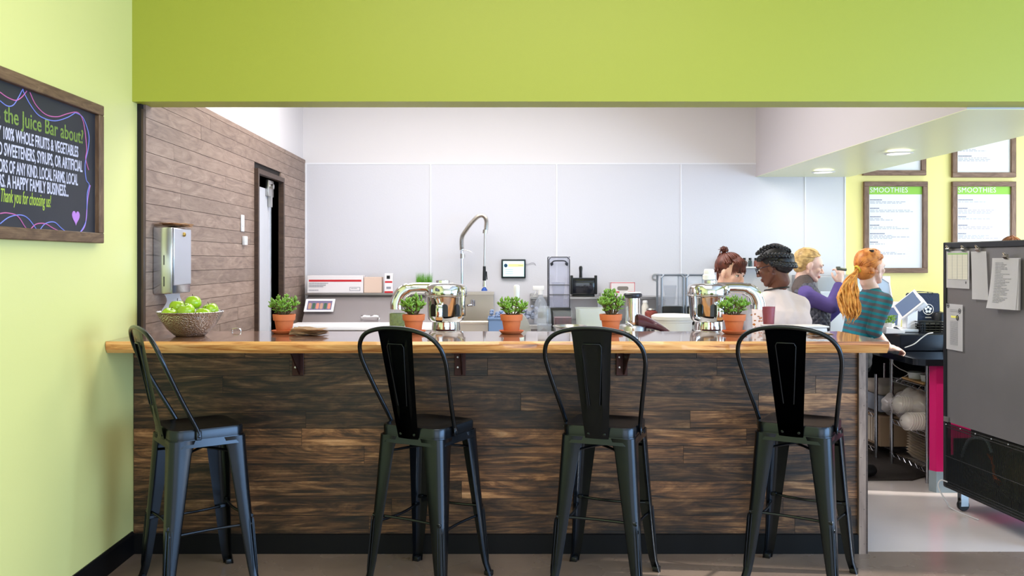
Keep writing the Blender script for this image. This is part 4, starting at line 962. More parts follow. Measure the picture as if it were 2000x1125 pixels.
# clutter on the back work table
rr = random.Random(31)
for k, (px, d, r_, h, m, lab, nm, z0) in enumerate([
    (1175, 7.55, .035, .26, clear_g, 'tall clear measuring jug under the shelf, behind the fourth plant', 'measuring_jug', .901),
    (1200, 7.5, .030, .20, white_plastic, 'white squeeze bottle behind the fourth potted plant', 'squeeze_bottle', .901),
    (1272, 7.5, .055, .13, mat('jar_red', (140, 70, 62), rough=.4, var=.4, vscale=40), 'low jar of red fruit right of the cylinder juicer', 'fruit_jar', .901),
    (1260, 7.62, .03, .19, tw, 'cream coloured bottle on the back table by the cylinder juicer', 'squeeze_bottle', .901)]):
    T = thing(nm, lab, nm.split('_')[1], ((px-CX)*d/F, d, z0)); t = NB()
    lathe(t, [(0, 0), (r_*.92, 0), (r_, .01), (r_, h*.75), (r_*.7, h*.85), (r_*.7, h*.9), (0, h*.9)], 20); mesh('vessel', t, m, T, smooth=True)
    t = NB(); lathe(t, [(0, h*.901), (r_*.78, h*.901), (r_*.7, h), (0, h*1.02)], 20); mesh('cap', t, white_plastic if k % 2 else steel, T, smooth=True)
t = NB(); tube(t, bez([(-.026, 0, 0), (-.022, 0, .018), (0, 0, .026), (.022, 0, .018), (.026, 0, 0)], 8), .005, 8); o = mesh('steel_hook', t, chrome, loc=((463-CX)*4.56/F, 4.55, TZ+.002), smooth=True); o.scale = (.85, 1, .6); tag(o, 'small chrome loop lying on the bar top right of the fruit bowl', 'hook')
# red smoothie and white tray on the bar
d_ = 4.53; K = d_/F
T = thing('smoothie_cup', 'clear cup of dark red smoothie right of the orange pulp jar', 'cup', ((1500-CX)*4.72/F, 4.72, 1.0))
T.location = ((1501-CX)*4.53/F, 4.528, TZ+.001); T.scale = (.92, .92, 1.2)
t = NB(); lathe(t, [(.028, 0), (.029, 0), (.038, .112), (.040, .113), (.040, .118), (.0365, .117), (.0275, .003), (0, .003)], 28); mesh('cup', t, mat('thin_clear_cup', (236, 230, 236), rough=.05, alpha=.05), T, smooth=True)
t = NB(); lathe(t, [(0, .004), (.027, .004), (.0358, .108), (0, .109)], 28); mesh('smoothie', t, mat('beet_smoothie', (132, 8, 34), rough=.3, spec=.2), T, smooth=True)
T = thing('tray', 'shallow white plastic tray with a lid lying behind the rightmost stool', 'tray', ((1548-CX)*4.42/F, 4.415, TZ+.001), 0)
tm = mat('translucent_white', (226, 220, 216), rough=.35, alpha=.85)
t = NB(); rbox(t, -.135, .155, -.055, .07, 0, .034, .008, 2); mesh('tray_body', t, tm, T, smooth=True)
t = NB(); rbox(t, -.142, .162, -.062, .077, .034, .042, .003, 2); mesh('tray_lid', t, tm, T, smooth=True)
# ------------------------------------------------------------ menu boards
menu_frame = wood('menu_frame_wood', [(.3, (84, 62, 52)), (.5, (122, 94, 78)), (.75, (156, 128, 112))], scale=(1, 5, 5), grain=5, rough=.6, rnd=.08, dist=2)
page_w = mat('menu_page', (230, 230, 237), rough=.35); hdr = mat('menu_green', (142, 198, 66), rough=.5); faint = mat('faint_menu_ink', (168, 168, 186), rough=.8); faint2 = mat('menu_ink', (112, 112, 140), rough=.8)
KB = DB/F
def menu(lab, px0, px1, z0, z1, title, seed):
    x0, x1 = (px0-CX)*KB, (px1-CX)*KB; w = x1-x0; h = z1-z0
    T = thing('menu_board', lab, 'menu board', ((x0+x1)/2, DB-.002, z0), 0, 'menu boards on the yellow green wall'); fwd = .046
    t = NB(); box(t, -w/2+.02, w/2-.02, -.014, 0, .02, h-.02); mesh('page', t, page_w, T)
    for (cx_, cz, L, rz) in ((0, fwd/2, w, 0), (0, h-fwd/2, w, 0), (-w/2+fwd/2, h/2, h-2*fwd, 1), (w/2-fwd/2, h/2, h-2*fwd, 1)):
        t = NB(); rbox(t, -L/2, L/2, -.034, 0, -fwd/2, fwd/2, .003, 1); mesh('frame_rail', t, menu_frame, T, (cx_, 0, cz), (0, R(90) if rz else 0, 0))
    ty = h-fwd
    if title:
        t = NB(); box(t, -w/2+fwd, w/2-fwd, -.0155, -.0135, h-fwd-.072, h-fwd); mesh('title_band', t, hdr, T)
        text('lettering', 'SMOOTHIES', .068, white_plastic, T, (-w/2+fwd+.012, -.0158, h-fwd-.054), (R(90), 0, 0), .92, .0006, 'LEFT', 0, 0, 1.05)
        ty -= .072
    rr = random.Random(seed); a = NB(); c = NB(); z = ty-.055
    while z > fwd+.09:
        n = rr.randint(5, 11); x = -w/2+fwd+.015
        for i in range(n): box(a, x+i*.0125, x+i*.0125+.009, -.0152, -.013, z, z+.009)
        for ln in range(rr.choice((1, 2, 2, 3))):
            zz_ = z-.016-.013*ln; x = -w/2+fwd+.015; end = x+rr.uniform(.25, .9)*(w-2*fwd-.05)
            while x < end: l = rr.uniform(.015, .05); box(c, x, min(x+l, end), -.0150, -.013, zz_, zz_+.0055); x += l+.009
        z -= .078
    mesh('heading_print', a, faint2, T, kind='stuff'); mesh('body_print', c, faint, T, kind='stuff')
zt = lambda y: CH-(y-HY)*KB
menu('framed SMOOTHIES menu board behind the red haired woman', 1685, 1809, zt(533), zt(355), True, 5)
menu('framed SMOOTHIES menu board partly behind the grey fridge', 1857, 1981, zt(533), zt(355), True, 6)
menu('framed menu page above the left SMOOTHIES board, cut by the soffit', 1683, 1806, zt(343), zt(343)+.84, False, 7)
menu('framed menu page above the right SMOOTHIES board', 1857, 1981, zt(347), zt(347)+.84, False, 8)
# recessed lights
for px, py, lab in ((1608, 335, 'recessed round ceiling light farther back in the green soffit'), (1755, 298, 'recessed round ceiling light nearer the front of the green soffit')):
    d_ = F*(2.2-CH)/(HY-py); T = thing('ceiling_light', lab, 'light', ((px-CX)*d_/F, d_, 2.1995), 0, 'recessed lights in the soffit')
    t = NB(); lathe(t, [(.075, 0), (.095, -.002), (.098, -.006), (.078, -.010), (.075, 0)], 32); mesh('trim_ring', t, white_plastic, T, smooth=True)
    t = NB(); lathe(t, [(0, -.003), (.076, -.003), (.076, -.0005), (0, -.0005)], 32); mesh('lens', t, mat('lit_lens', (255, 255, 255), emit=(255, 250, 240), estr=2.2), T)
    lo = light('ceiling_light_beam', 'AREA', (0, 0, -.012), (0, 0, 0), 5, (1, .96, .86), .14); lo.parent = T

# ------------------------------------------------------------ order counter on the right
gran = mat('black_granite', (16, 18, 24), rough=.10, coat=.5); mag = mat('magenta_panel', (212, 16, 108), rough=.4); kick = mat('grey_kick_plate', (150, 164, 172), rough=.35, metal=.3)
T = thing('order_counter', 'black topped order counter with a magenta end panel beside the fridge', 'counter', (2.72, 5.43, 0))
t = NB(); prism(t, [(-.11, .03), (-.06, -.03), (2.6, -.03), (2.6, .9), (1.0, .9), (1.0, 1.75), (-.07, 1.75)], .79, .83, 'XY'); mesh('countertop', t, gran, T)
t = NB(); prism(t, [(0, .045), (.022, 0), (2.55, 0), (2.55, .06), (.03, .06)], .13, .79, 'XY'); mesh('front_panel', t, mag, T)
t = NB(); prism(t, [(-.003, .046), (.020, -.004), (2.55, -.004), (2.55, .062), (.03, .062)], .0, .13, 'XY'); mesh('kick_plate', t, kick, T)
t = NB(); box(t, .62, .66, .1, 1.7, 0, .79); box(t, .1, .66, 1.70, 1.73, 0, .79); mesh('back_panel', t, black_plastic, T)
T = thing('till_plinth', 'raised black box on the counter carrying the card terminal', 'plinth', (2.735, 5.90, .831))
t = NB(); rbox(t, 0, 1.3, 0, .70, 0, .112, .004, 1); mesh('box', t, mat('navy_black_laminate', (20, 24, 34), rough=.25), T)
PZ = .831+.112+.001
# wire racks under the counter
wire = mat('rack_chrome', (190, 190, 196), rough=.2, metal=1)
def rack(lab, x, y0, y1, z1, shelves, dep=.38):
    T = thing('wire_rack', lab, 'rack', (x, 0, 0), 0, 'chrome wire racks under the order counter')
    for y in (y0, y1):
        for xx in (0, dep):
            t = NB(); tube(t, [(xx, y, 0), (xx, y, z1)], .0125, 10)
            for k in range(int(z1/.03)): tube(t, [(xx, y, .02+k*.03), (xx, y, .026+k*.03)], .0142, 10)
            mesh('post', t, wire, T, smooth=True)
    for z in shelves:
        t = NB()
        for xx in (0, dep):
            tube(t, [(xx, y0, z), (xx, y1, z)], .003, 5); tube(t, [(xx, y0, z-.028), (xx, y1, z-.028)], .003, 5); n = 12; zig = [(xx, y0+(y1-y0)*k/n, z-(.028 if k % 2 else 0)) for k in range(n+1)]; tube(t, zig, .0025, 4)
        for k in range(15): tube(t, [(0, y0+(y1-y0)*(k+.5)/15, z), (dep, y0+(y1-y0)*(k+.5)/15, z)], .0022, 4)
        mesh('wire_shelf', t, wire, T)
    return T
rack('chrome wire rack nearest the magenta panel, holding lids and trays', 2.80, 5.66, 6.17, .76, (.09, .325, .62), .36)
rack('chrome wire rack farther back under the order counter', 2.76, 6.33, 7.0, .62, (.08, .33), .36)
rr = random.Random(44)
cardb = mat('beige_pulp_tray', (240, 226, 208), rough=.85)
for k in range(11):
    z = .096+k*.0185; T = thing('pulp_tray', ['lowest', 'second lowest', 'third lowest', 'fourth from the bottom', 'fifth from the bottom', 'middle', 'fifth from the top', 'fourth from the top', 'third from the top', 'second from the top', 'topmost'][k]+' of the beige trays stacked on the lowest rack shelf', 'tray', (2.96, 5.88, z), rr.uniform(-.04, .04), 'beige trays stacked on the rack')
    t = NB(); A = [t.verts.new((x, y, 0)) for x, y in rrect(.20, .30, .03, 3)]; B_ = [t.verts.new((x, y, .026)) for x, y in rrect(.24, .34, .04, 3)]; C_ = [t.verts.new((x, y, .028)) for x, y in rrect(.255, .355, .045, 3)]
    n = len(A)
    for p, q in ((A, B_), (B_, C_)):
        for i in range(n): t.faces.new((p[i], p[(i+1) % n], q[(i+1) % n], q[i]))
    t.faces.new(A[::-1]); bmesh.ops.solidify(t, geom=t.faces[:], thickness=.0015); mesh('shell', t, cardb, T, smooth=True)
# bags of dome lids
lidc = mat('cloudy_lid_plastic', (240, 230, 224), rough=.2, alpha=.6, coat=.4)
for j, (y, z, n, lab) in enumerate(((5.80, .50, 9, 'upper clear sleeve of nested dome lids on the wire rack'), (5.78, .535, 8, 'lower front clear sleeve of nested dome lids on the wire rack'))):
    T = thing('dome_lids', lab, 'lids', (2.86, y, .505 if j == 0 else .53), 0)
    T.location = (2.86, 5.86 if j == 0 else 5.74, .42 if j == 0 else .33)
    for k in range(n):
        t = NB(); pr = [(.048, 0), (.048, .004), (.043, .005)]+[(.041*cos(R(a)), .005+.034*sin(R(a))) for a in (20, 45, 70, 84)]; lathe(t, [(a*1.25, b*1.25) for a, b in pr], 20)
        o = mesh('lid', t, lidc, T, (-.15+k*.016, 0, .055), (0, R(-78), R(12*j)), smooth=True)
t = NB(); rings = []
for k in range(13):
    q = k/12; w = .02+.085*sin(pi*min(q*1.15, 1))**.6 if q < .86 else .03+.3*(q-.86); c = V((0, -.16*0+.34*q-.17, .02*sin(q*5)))
    rings.append([t.verts.new(c+V((w*cos(a)*(1+.13*sin(5*a+k*1.7)), .0, w*.9*sin(a)*(1+.16*cos(4*a+k*2.1))))) for a in [2*pi*i/20 for i in range(20)]])
for a, c in zip(rings[:-1], rings[1:]):
    for i in range(20): t.faces.new((a[i], a[(i+1) % 20], c[(i+1) % 20], c[i]))
bagm = mat('crinkled_clear_bag', (236, 224, 220), rough=.15, alpha=.42, coat=1.0, bump=.8, bscale=35)
o = mesh('plastic_bag', t, bagm, loc=(2.82, 5.95, .455), smooth=True, angle=180); tag(o, 'crinkled clear plastic bag bulging over the dome lids', 'bag'); o.rotation_euler = (0, 0, R(15))
o.scale = (1, 1.15, 1.1)
# wooden board and round tape rolls on the upper shelf
t = NB(); rbox(t, 0, .25, 0, .30, 0, .014, .003, 1); o = mesh('wooden_board', t, mat('light_board', (206, 160, 104), rough=.6), loc=(2.80, 5.72, .628)); tag(o, 'light wooden board on the top shelf of the wire rack', 'board')
for k, (x, y, r_) in enumerate(((2.86, 5.93, .055), (2.86, 5.78, .042), (2.97, 5.82, .05))):
    T = thing('paper_bowl_stack', ['white round paper container at the back of the wooden board', 'white round paper container at the front of the wooden board', 'white round container deeper on the wooden board'][k], 'container', (x, y, .643)); t = NB(); lathe(t, [(0, 0), (r_*.9, 0), (r_, .035), (r_*1.05, .037), (r_*1.05, .042), (0, .042)], 24); mesh('tub', t, white_plastic, T, smooth=True)
# things on the farther rack
T = thing('carton_stack', 'brown carton of stacked cups on the low shelf of the far rack', 'box', (2.80, 6.36, .085)); t = NB(); rbox(t, 0, .28, 0, .5, 0, .22, .004, 1); mesh('carton', t, mat('brown_carton', (176, 146, 120), rough=.8), T)
t = NB(); [box(t, -.002, .0, .03+k*.045, .06+k*.045, .02, .2) for k in range(10)]; mesh('cup_edges', t, cardb, T, kind='stuff')
T = thing('storage_tub', 'grey blue plastic tub on the upper shelf of the far rack', 'tub', (2.80, 6.36, .335)); t = NB(); rbox(t, 0, .28, 0, .42, 0, .12, .01, 2); mesh('tub', t, mat('grey_blue_tub', (150, 156, 170), rough=.5), T, smooth=True)
t = NB(); rbox(t, -.005, .285, -.005, .425, .121, .20, .03, 3); mesh('soft_cover', t, mat('pale_cloth', (190, 176, 164), rough=.9), T, smooth=True)
t = NB(); prism(t, [(1.86, 5.72), (2.73, 5.72), (2.98, 5.9), (2.98, 7.2), (1.86, 7.2)], 0, .012, 'XY'); o = mesh('floor_mat', t, mat('dark_rubber_mat', (46, 38, 34), rough=.8, bump=.4, bscale=120)); tag(o, 'dark rubber floor mat between the bar and the order counter', 'mat')
t = NB(); tube(t, bez([(2.735, 5.98, .79), (2.73, 6.0, .74), (2.78, 6.02, .70), (2.85, 6.03, .66), (2.8, 6.1, .6), (2.9, 6.2, .57)], 6), .003, 5); o = mesh('cable', t, mat('white_cable', (220, 218, 222), rough=.5)); tag(o, 'thin white cable hanging down beside the wire rack', 'cable')
# terminal, tablets, bag, basket
wgl = mat('white_gloss', (238, 236, 240), rough=.2); scr = mat('lit_blue_screen', (84, 100, 134), rough=.12, emit=(96, 116, 156), estr=.3)
K = 6.15/F
T = thing('tablet_stand', 'white point of sale tablet tilted on its stand above the black box', 'tablet', ((1775-CX)*K, 6.15, PZ))
t = NB(); rbox(t, -.15, .03, -.09, .12, 0, .022, .008, 2); mesh('base', t, wgl, T, smooth=True)
t = NB(); prism(t, [(-.035, .02), (.045, .02), (.05, .19), (-.03, .13)], -.035, .035, 'XZ'); bmesh.ops.bevel(t, geom=t.edges[:], offset=.006, segments=2, affect='EDGES'); mesh('column', t, wgl, T, smooth=True)
rot = M4.Rotation(R(-28), 4, 'Z') @ M4.Rotation(R(-42), 4, 'Y') @ M4.Rotation(R(24), 4, 'X')
mt = M4.Translation((.0, 0, .185)) @ rot
t = NB(); rbox(t, -.095, .095, -.13, .13, -.004, .010, .004, 2, mt); sc_ = mesh('tablet', t, wgl, T, smooth=True)
t = NB(); xf(t, box(t, -.078, .078, -.108, .108, .0105, .012), mt); mesh('screen', t, scr, sc_)
t = NB(); rbox(t, .02, .095, -.07, .07, -.06, -.005, .008, 2, mt); mesh('printer_back', t, wgl, T, smooth=True)
T = thing('card_terminal', 'white card payment dock in front of the woman by the tablet', 'terminal', ((1733-CX)*6.05/F, 5.99, PZ))
t = NB(); prism(t, [(-.06, 0), (.075, 0), (.075, .02), (.03, .03), (-.055, .045)], -.045, .045, 'XZ'); bmesh.ops.bevel(t, geom=t.edges[:], offset=.004, segments=2, affect='EDGES'); mesh('dock', t, wgl, T, smooth=True)
t = NB(); rbox(t, .0, .055, -.022, .022, 0, .012, .004, 2, M4.Translation((.02, 0, .035)) @ M4.Rotation(R(35), 4, 'Y')); mesh('card_reader', t, mat('navy_reader', (22, 34, 50), rough=.3), T, smooth=True)
T = thing('customer_tablet', 'white framed second tablet standing behind the point of sale stand', 'tablet', ((1744-CX)*6.3/F, 6.33, PZ))
mt = M4.Rotation(R(-35), 4, 'Z') @ M4.Rotation(R(-24), 4, 'X')
t = NB(); rbox(t, -.075, .06, -.006, .006, .0, .215, .004, 2, mt); mesh('body', t, wgl, T, smooth=True)
t = NB(); xf(t, box(t, -.055, .04, -.0085, -.006, .03, .165), mt); mesh('screen', t, scr, T)
T = thing('sign_panel', 'tall pale grey slanted display panel behind the red haired woman', 'panel', ((1727-CX)*6.6/F, 6.66, .831))
mt = M4.Rotation(R(-8), 4, 'Z') @ M4.Rotation(R(10), 4, 'Y')
t = NB(); prism(t, [(-.12, .0), (.13, .0), (.06, .44), (-.03, .50), (-.12, .50)], -.004, .004, 'XZ', M4.Identity(4)); mesh('panel', t, mat('pale_grey_acrylic', (176, 184, 196), rough=.25), T)
t = NB(); tube(t, [(.132, -.005, 0), (.062, -.005, .44), (-.03, -.005, .50)], .006, 6); mesh('edge', t, wgl, T)
T = thing('tote_bag', 'navy tote bag with a round white emblem by the yellow green wall', 'bag', ((1803-CX)*6.5/F, 6.5, PZ+.05), 0)
nav = mat('navy_fabric', (40, 50, 72), rough=.85, bump=.2, bscale=150)
t = NB(); A = [(-.115, 0), (.115, 0), (.108, .205), (-.108, .205)]; prism(t, A, -.03, .05, 'XZ'); bmesh.ops.bevel(t, geom=t.edges[:], offset=.006, segments=2, affect='EDGES'); mesh('bag_body', t, nav, T, smooth=True)
for y in (-.026, .045): t = NB(); tube(t, bez([(-.06, y, .195), (-.055, y, .215), (.05, y, .212), (.055, y, .195)], 4), .005, 6, flat=.4); mesh('handle', t, nav, T)
t = NB(); a_ = [2*pi*i/32 for i in range(33)]; cxe, cze = .022, .085
ring = lambda r_, w_: [tube(t, [(cxe+r_*cos(a), -.0315, cze+r_*sin(a)) for a in a_], w_, 4)]
ring(.038, .0022)
for k in range(5):
    a = 2*pi*k/5+pi/2; prism(t, [(cxe+.018*cos(a)+.010*cos(b_), cze+.018*sin(a)+.010*sin(b_)) for b_ in [2*pi*i/7 for i in range(7)]], -.0325, -.031, 'XZ')
box(t, -.0, .045, -.0325, -.031, .022, .030); mesh('round_emblem', t, white_plastic, T, kind='stuff')
for k, (x, m_, lab) in enumerate(((1799, mat('blue_box', (90, 130, 190), rough=.6), 'small blue box under the navy tote bag'), (1818, mat('pinkish_box', (200, 170, 160), rough=.6), 'small pinkish box under the navy tote bag'))):
    t = NB(); rbox(t, -.034, .034, -.05, .05, 0, .047, .003, 1); o = mesh('small_box', t, m_, loc=((x-CX)*6.5/F-.015, 6.5, PZ)); tag(o, lab, 'box')
    o.scale.x = 1.0 if k == 0 else 1.4; o.location.x += .0 if k == 0 else .012
T = thing('wire_basket', 'black woven basket on the black box right of the tablet stand', 'basket', ((1813-CX)*6.1/F, 6.10, PZ))
t = NB()
for z in (.004, .02, .038, .056, .072):
    q = rrect(.15+.02*z/.07, .12, .02, 3); tube(t, [(a, c, z) for a, c in q+[q[0]]], .0045, 5)
for a, c in rrect(.155, .12, .02, 3)+[(-.05, -.06), (-.02, -.06), (.02, -.06), (.05, -.06)]: tube(t, [(a, c, 0), (a*1.05, c, .074)], .004, 5)
mesh('weave', t, black_plastic, T, kind='stuff')
t = NB(); prism(t, rrect(.14, .11, .02, 3), .008, .06, 'XY'); mesh('dark_lining', t, black_base, T)
T = thing('laptop', 'open pale laptop lid edge beside the grey fridge', 'laptop', (3.045, 5.62, .831), R(-8))
t = NB(); rbox(t, -.02, .26, -.0, .22, 0, .014, .004, 1); mesh('base', t, wgl, T)
t = NB(); rbox(t, -.02, .26, 0, .008, 0, .22, .003, 1, M4.Translation((0, .21, .012)) @ M4.Rotation(R(-18), 4, 'X')); mesh('lid', t, mat('lilac_grey', (196, 192, 204), rough=.4), T)
t = NB(); tube(t, bez([P(1767, 679, 5.86), P(1785, 672, 5.86), P(1800, 660, 5.87), P(1812, 652, 5.87), (V(P(1822, 650, 5.88)))], 6), .0035, 6)
for v in t.verts: v.co.y = min(v.co.y, 5.885)
o = mesh('cable', t, mat('white_cable', (220, 218, 222), rough=.5), smooth=True); tag(o, 'white cable running from her hand up the front of the black box', 'cable')
T = thing('counter_plant', 'small leafy green plant by the card terminal', 'plant', ((1722-CX)*6.3/F+.03, 6.24, PZ)); rr = random.Random(71)
t = NB(); lathe(t, [(0, 0), (.03, 0), (.036, .05), (0, .05)], 16); mesh('pot', t, white_plastic, T, smooth=True)
t = NB()
for k in range(90): a = rr.uniform(0, 6.3); r_ = rr.uniform(0, .05); ball(t, (r_*cos(a), r_*sin(a), .055+rr.uniform(0, .05)), (.010, .006, .003), 1, rot=Euler((rr.uniform(-1, 1), rr.uniform(-1, 1), a)).to_matrix())
mesh('foliage', t, leafm, T, smooth=True, kind='stuff')
T = thing('dark_speaker', 'small round black device on the counter behind the tote bag', 'device', ((1838-CX)*6.4/F, 6.42, PZ)); t = NB(); lathe(t, [(0, 0), (.05, 0), (.055, .08), (.045, .115), (0, .125)], 20); mesh('body', t, black_plastic, T, smooth=True)
# stainless ice machine
K = 7.4/F
T = thing('ice_machine', 'stainless cabinet with a black oval latch behind the blond woman', 'cabinet', (2.72, 7.36, 0))
t = NB(); rbox(t, 0, .62, .02, .66, .08, 1.31, .008, 2); mesh('cabinet', t, mat('cool_steel', (176, 178, 186), rough=.35, metal=.7), T, smooth=True)
t = NB(); rbox(t, .02, .60, 0, .02, .12, 1.18, .01, 2); mesh('door', t, mat('pale_cabinet_front', (206, 214, 226), rough=.3), T, smooth=True)
t = NB(); prism(t, rrect(.09, .035, .017, 4, .22, 1.25), .008, .022, 'XZ'); mesh('latch', t, black_plastic, T, smooth=True)
for x in (.05, .57):
    for y in (.08, .6): t = NB(); lathe(t, [(0, 0), (.02, 0), (.02, .08), (0, .08)], 10, M4.Translation((x, y, 0))); mesh('foot', t, steel, T)

# ------------------------------------------------------------ grey fridge (its back to us)
FR = thing('fridge', 'tall grey fridge seen from behind with an open black grille at the bottom', 'fridge', (2.638, 5.14, 0), R(3.59))
FW, FH, FD = .82, 1.548, .72
gpan = mat('fridge_grey', (120, 117, 120), rough=.30, metal=.3, var=.05, vscale=5); rim = mat('fridge_black_rim', (28, 30, 36), rough=.35)
t = NB(); box(t, .006, FD, -FW+.006, -.006, .50, FH-.006); mesh('cabinet', t, gpan, FR)
t = NB(); rbox(t, -.004, FD+.004, -FW, 0, FH-.035, FH, .004, 1); rbox(t, -.004, .03, -.026, 0, .12, FH, .003, 1); rbox(t, -.004, .03, -FW, -FW+.026, .12, FH, .003, 1); mesh('rim', t, rim, FR)
t = NB(); box(t, 0, FD, -FW, 0, .115, .135); box(t, 0, FD, -.012, 0, .13, .3); box(t, .68, FD, -FW, -.0, .13, .5); mesh('base_pan', t, rim, FR)
t = NB(); box(t, .16, FD, -FW+.01, -.01, .40, .499); box(t, .62, .65, -FW+.01, -.34, .135, .40); box(t, .42, .45, -FW+.01, -.01, .30, .40); box(t, .05, .68, -.02, -.012, .3, .40); mesh('dark_filler_boxes', t, rim, FR)  # dark boxes added to darken and block the view through the grille
t = NB(); n = 92
for k in range(n):
    y = -.02-(FW-.04)*k/(n-1); tube(t, [(0, y, .118), (0, y, .495)], .0021, 4)
for z in (.125, .14, .155, .30, .47, .485): tube(t, [(-.001, -.01, z), (-.001, -FW+.01, z)], .003, 4)
mesh('wire_grille', t, black_plastic, FR, kind='stuff')
t = NB(); rbox(t, -.008, .004, -.05, -.01, .50, .53, .002, 1); mesh('latch_plate', t, steel, FR)
t = NB()
for k in range(6): ball(t, (-.004, -.03-k*.14, .485), .005, 1)
mesh('screw', t, steel, FR, kind='stuff')
t = NB(); vs = ball(t, (.30, -.60, .30), (.17, .19, .135), 3); mesh('compressor', t, mat('olive_brown_metal', (226, 196, 122), rough=.5), FR, smooth=True)
t = NB(); tube(t, bez([(.12, -.42, .40), (.10, -.55, .44), (.10, -.72, .40), (.10, -.78, .28), (.11, -.70, .19), (.12, -.5, .17), (.12, -.38, .24), (.12, -.42, .40)], 6), .014, 8); mesh('shroud_ring', t, rim, FR, smooth=True)
t = NB(); tube(t, bez([(.08, -.05, .30), (.07, -.12, .40), (.07, -.2, .44), (.08, -.28, .44), (.09, -.31, .38)], 6), .009, 8); mesh('hose', t, mat('foil_hose', (180, 200, 210), rough=.3, metal=.8), FR, smooth=True)
cop = mat('copper', (190, 96, 50), rough=.35, metal=1)
for k in range(3): t = NB(); tube(t, bez([(.10, -.26-.02*k, .36), (.09, -.33, .31-.03*k), (.10, -.31-.03*k, .24), (.12, -.36, .19)], 5), .004, 6); mesh('copper_pipe', t, cop, FR, smooth=True)
for k in range(4): t = NB(); tube(t, bez([(.10, -.03, .28-.03*k), (.09, -.15, .24-.03*k), (.08, -.3, .22-.02*k), (.1, -.45, .16+.03*k)], 5), .007, 6); mesh('black_cable', t, black_plastic, FR, smooth=True)
for x, y in ((.05, -.11), (.05, -.74), (.64, -.11), (.64, -.74)):
    t = NB(); lathe(t, [(0, -.014), (.030, -.014), (.034, -.008), (.034, .008), (.030, .014), (0, .014)], 20, M4.Translation((x, y, .0345)) @ M4.Rotation(R(90), 4, 'X')); c_ = mesh('caster', t, black_plastic, FR, smooth=True)
    t = NB(); box(t, x-.022, x+.022, y+.016, y+.019, .03, .115); box(t, x-.022, x+.022, y-.019, y-.016, .03, .115); mesh('fork', t, steel, c_)
t = NB(); tube(t, bez([(0, -.04, .15), (-.03, -.02, .155), (-.05, -.03, .12), (-.03, -.07, .05), (.0, -.09, .006), (.02, -.3, .006)], 6), .004, 6); mesh('power_cord', t, mat('white_cord', (206, 204, 206), rough=.5), FR, smooth=True)
# papers clipped on the fridge back
def ft(px): k = (px-CX)/F; return (k*5.14-2.638)/(.0627+k)
def fz(px, py): tt = ft(px); return CH-(py-HY)*(5.14-tt)/F
clipm = mat('nickel_clip', (196, 188, 176), rough=.2, metal=1)
def fpaper(name, lab, px0, px1, py0, py1, clips, skew=0.0, curl=0.0, n=1, cat='paper'):
    y0, y1 = -ft(px0), -ft(px1); z1, z0 = fz((px0+px1)/2, py0), fz((px0+px1)/2, py1)
    T = thing(name, lab, cat, FR.matrix_basis @ V((-.003, (y0+y1)/2, z0)), R(3.59), 'papers clipped to the fridge'); w = abs(y1-y0); h = z1-z0
    for s_ in range(n):
        t = NB(); g = []
        for i in range(11):
            k = i/10; g.append([t.verts.new((-.002-.003*s_-curl*(1-k)**2*(.6+.4*s_)*(1-j/6*.7)-(.0), w/2-w*j/6+skew*(1-k)*(1 if s_ == n-1 else 0), h*k)) for j in range(7)])
        for a, c in zip(g[:-1], g[1:]):
            for j in range(6): t.faces.new((a[j], a[j+1], c[j+1], c[j]))
        bmesh.ops.solidify(t, geom=t.faces[:], thickness=.0006); mesh('sheet', t, paper, T, smooth=True)
    for px, py in clips:
        yy = -ft(px)-(y0+y1)/2; zz_ = fz(px, py)-z0
        C_ = thing('bulldog_clip', ('nickel clip holding the ' + lab)[:90], 'clip', FR.matrix_basis @ V((-.004-.003*n, -ft(px), fz(px, py))), R(3.59), 'nickel clips on the fridge')
        C_['label'] = {1856: 'nickel clip at the left corner of the green headed chart', 1886: 'nickel clip at the right corner of the green headed chart', 1914: 'nickel clip holding the narrow white envelope', 1973: 'nickel clip holding the thick bundle of printed pages'}[px]
        t = NB(); prism(t, [(0, .012), (-.013, .004), (-.014, .0), (-.003, -.013), (0, -.013)], -.016, .016, 'XZ'); 
        mesh('jaw', t, clipm, C_); t = NB(); tube(t, bez([(-.006, -.010, .008), (-.016, -.008, .018), (-.019, 0, .021), (-.016, .008, .018), (-.006, .010, .008)], 4), .0022, 5); mesh('lever', t, clipm, C_, smooth=True)
    return T, w, h
T, w, h = fpaper('price_chart', 'sheet with a green headed ruled table clipped at the fridge top left', 1850, 1895, 490, 563, [(1856, 487), (1886, 487)])
def prect(T, nm, m, u0, u1, v0, v1, dx=-.0035): t = NB(); box(t, dx, dx+.001, -u1, -u0, v0, v1); return mesh(nm, t, m, T)
prect(T, 'green_header', mat('print_soft_green', (150, 190, 120), rough=.8), -w*.44, w*.44, h*.90, h*.94)
prect(T, 'table_tint', mat('print_beige', (220, 216, 200), rough=.8), -w*.44, w*.44, h*.24, h*.90, -.0032)
t = NB()
for k in range(17): z = h*.24+h*.66*k/16; box(t, -.0042, -.0034, -w*.44, w*.44, z, z+.0008)
for k in range(5): y = -w*.44+w*.88*k/4; box(t, -.0042, -.0034, y, y+.0008, h*.24, h*.9)
mesh('ruled_lines', t, ink, T, kind='stuff')
t = NB(); ball(t, (-.003, -w*.36, h*.16), (.001, .005, .009), 1); mesh('emblem', t, ink_dark, T)
T, w, h = fpaper('white_envelope', 'narrow white envelope hanging askew from a clip on the fridge', 1898, 1928, 491, 585, [(1914, 487)], skew=-.022, curl=.012, cat='envelope')
T, w, h = fpaper('page_bundle', 'thick bundle of printed pages curling away from the fridge', 1944, 1996, 504, 604, [(1973, 501)], skew=.012, curl=.012, n=5, cat='papers')
t = NB(); rr = random.Random(3)
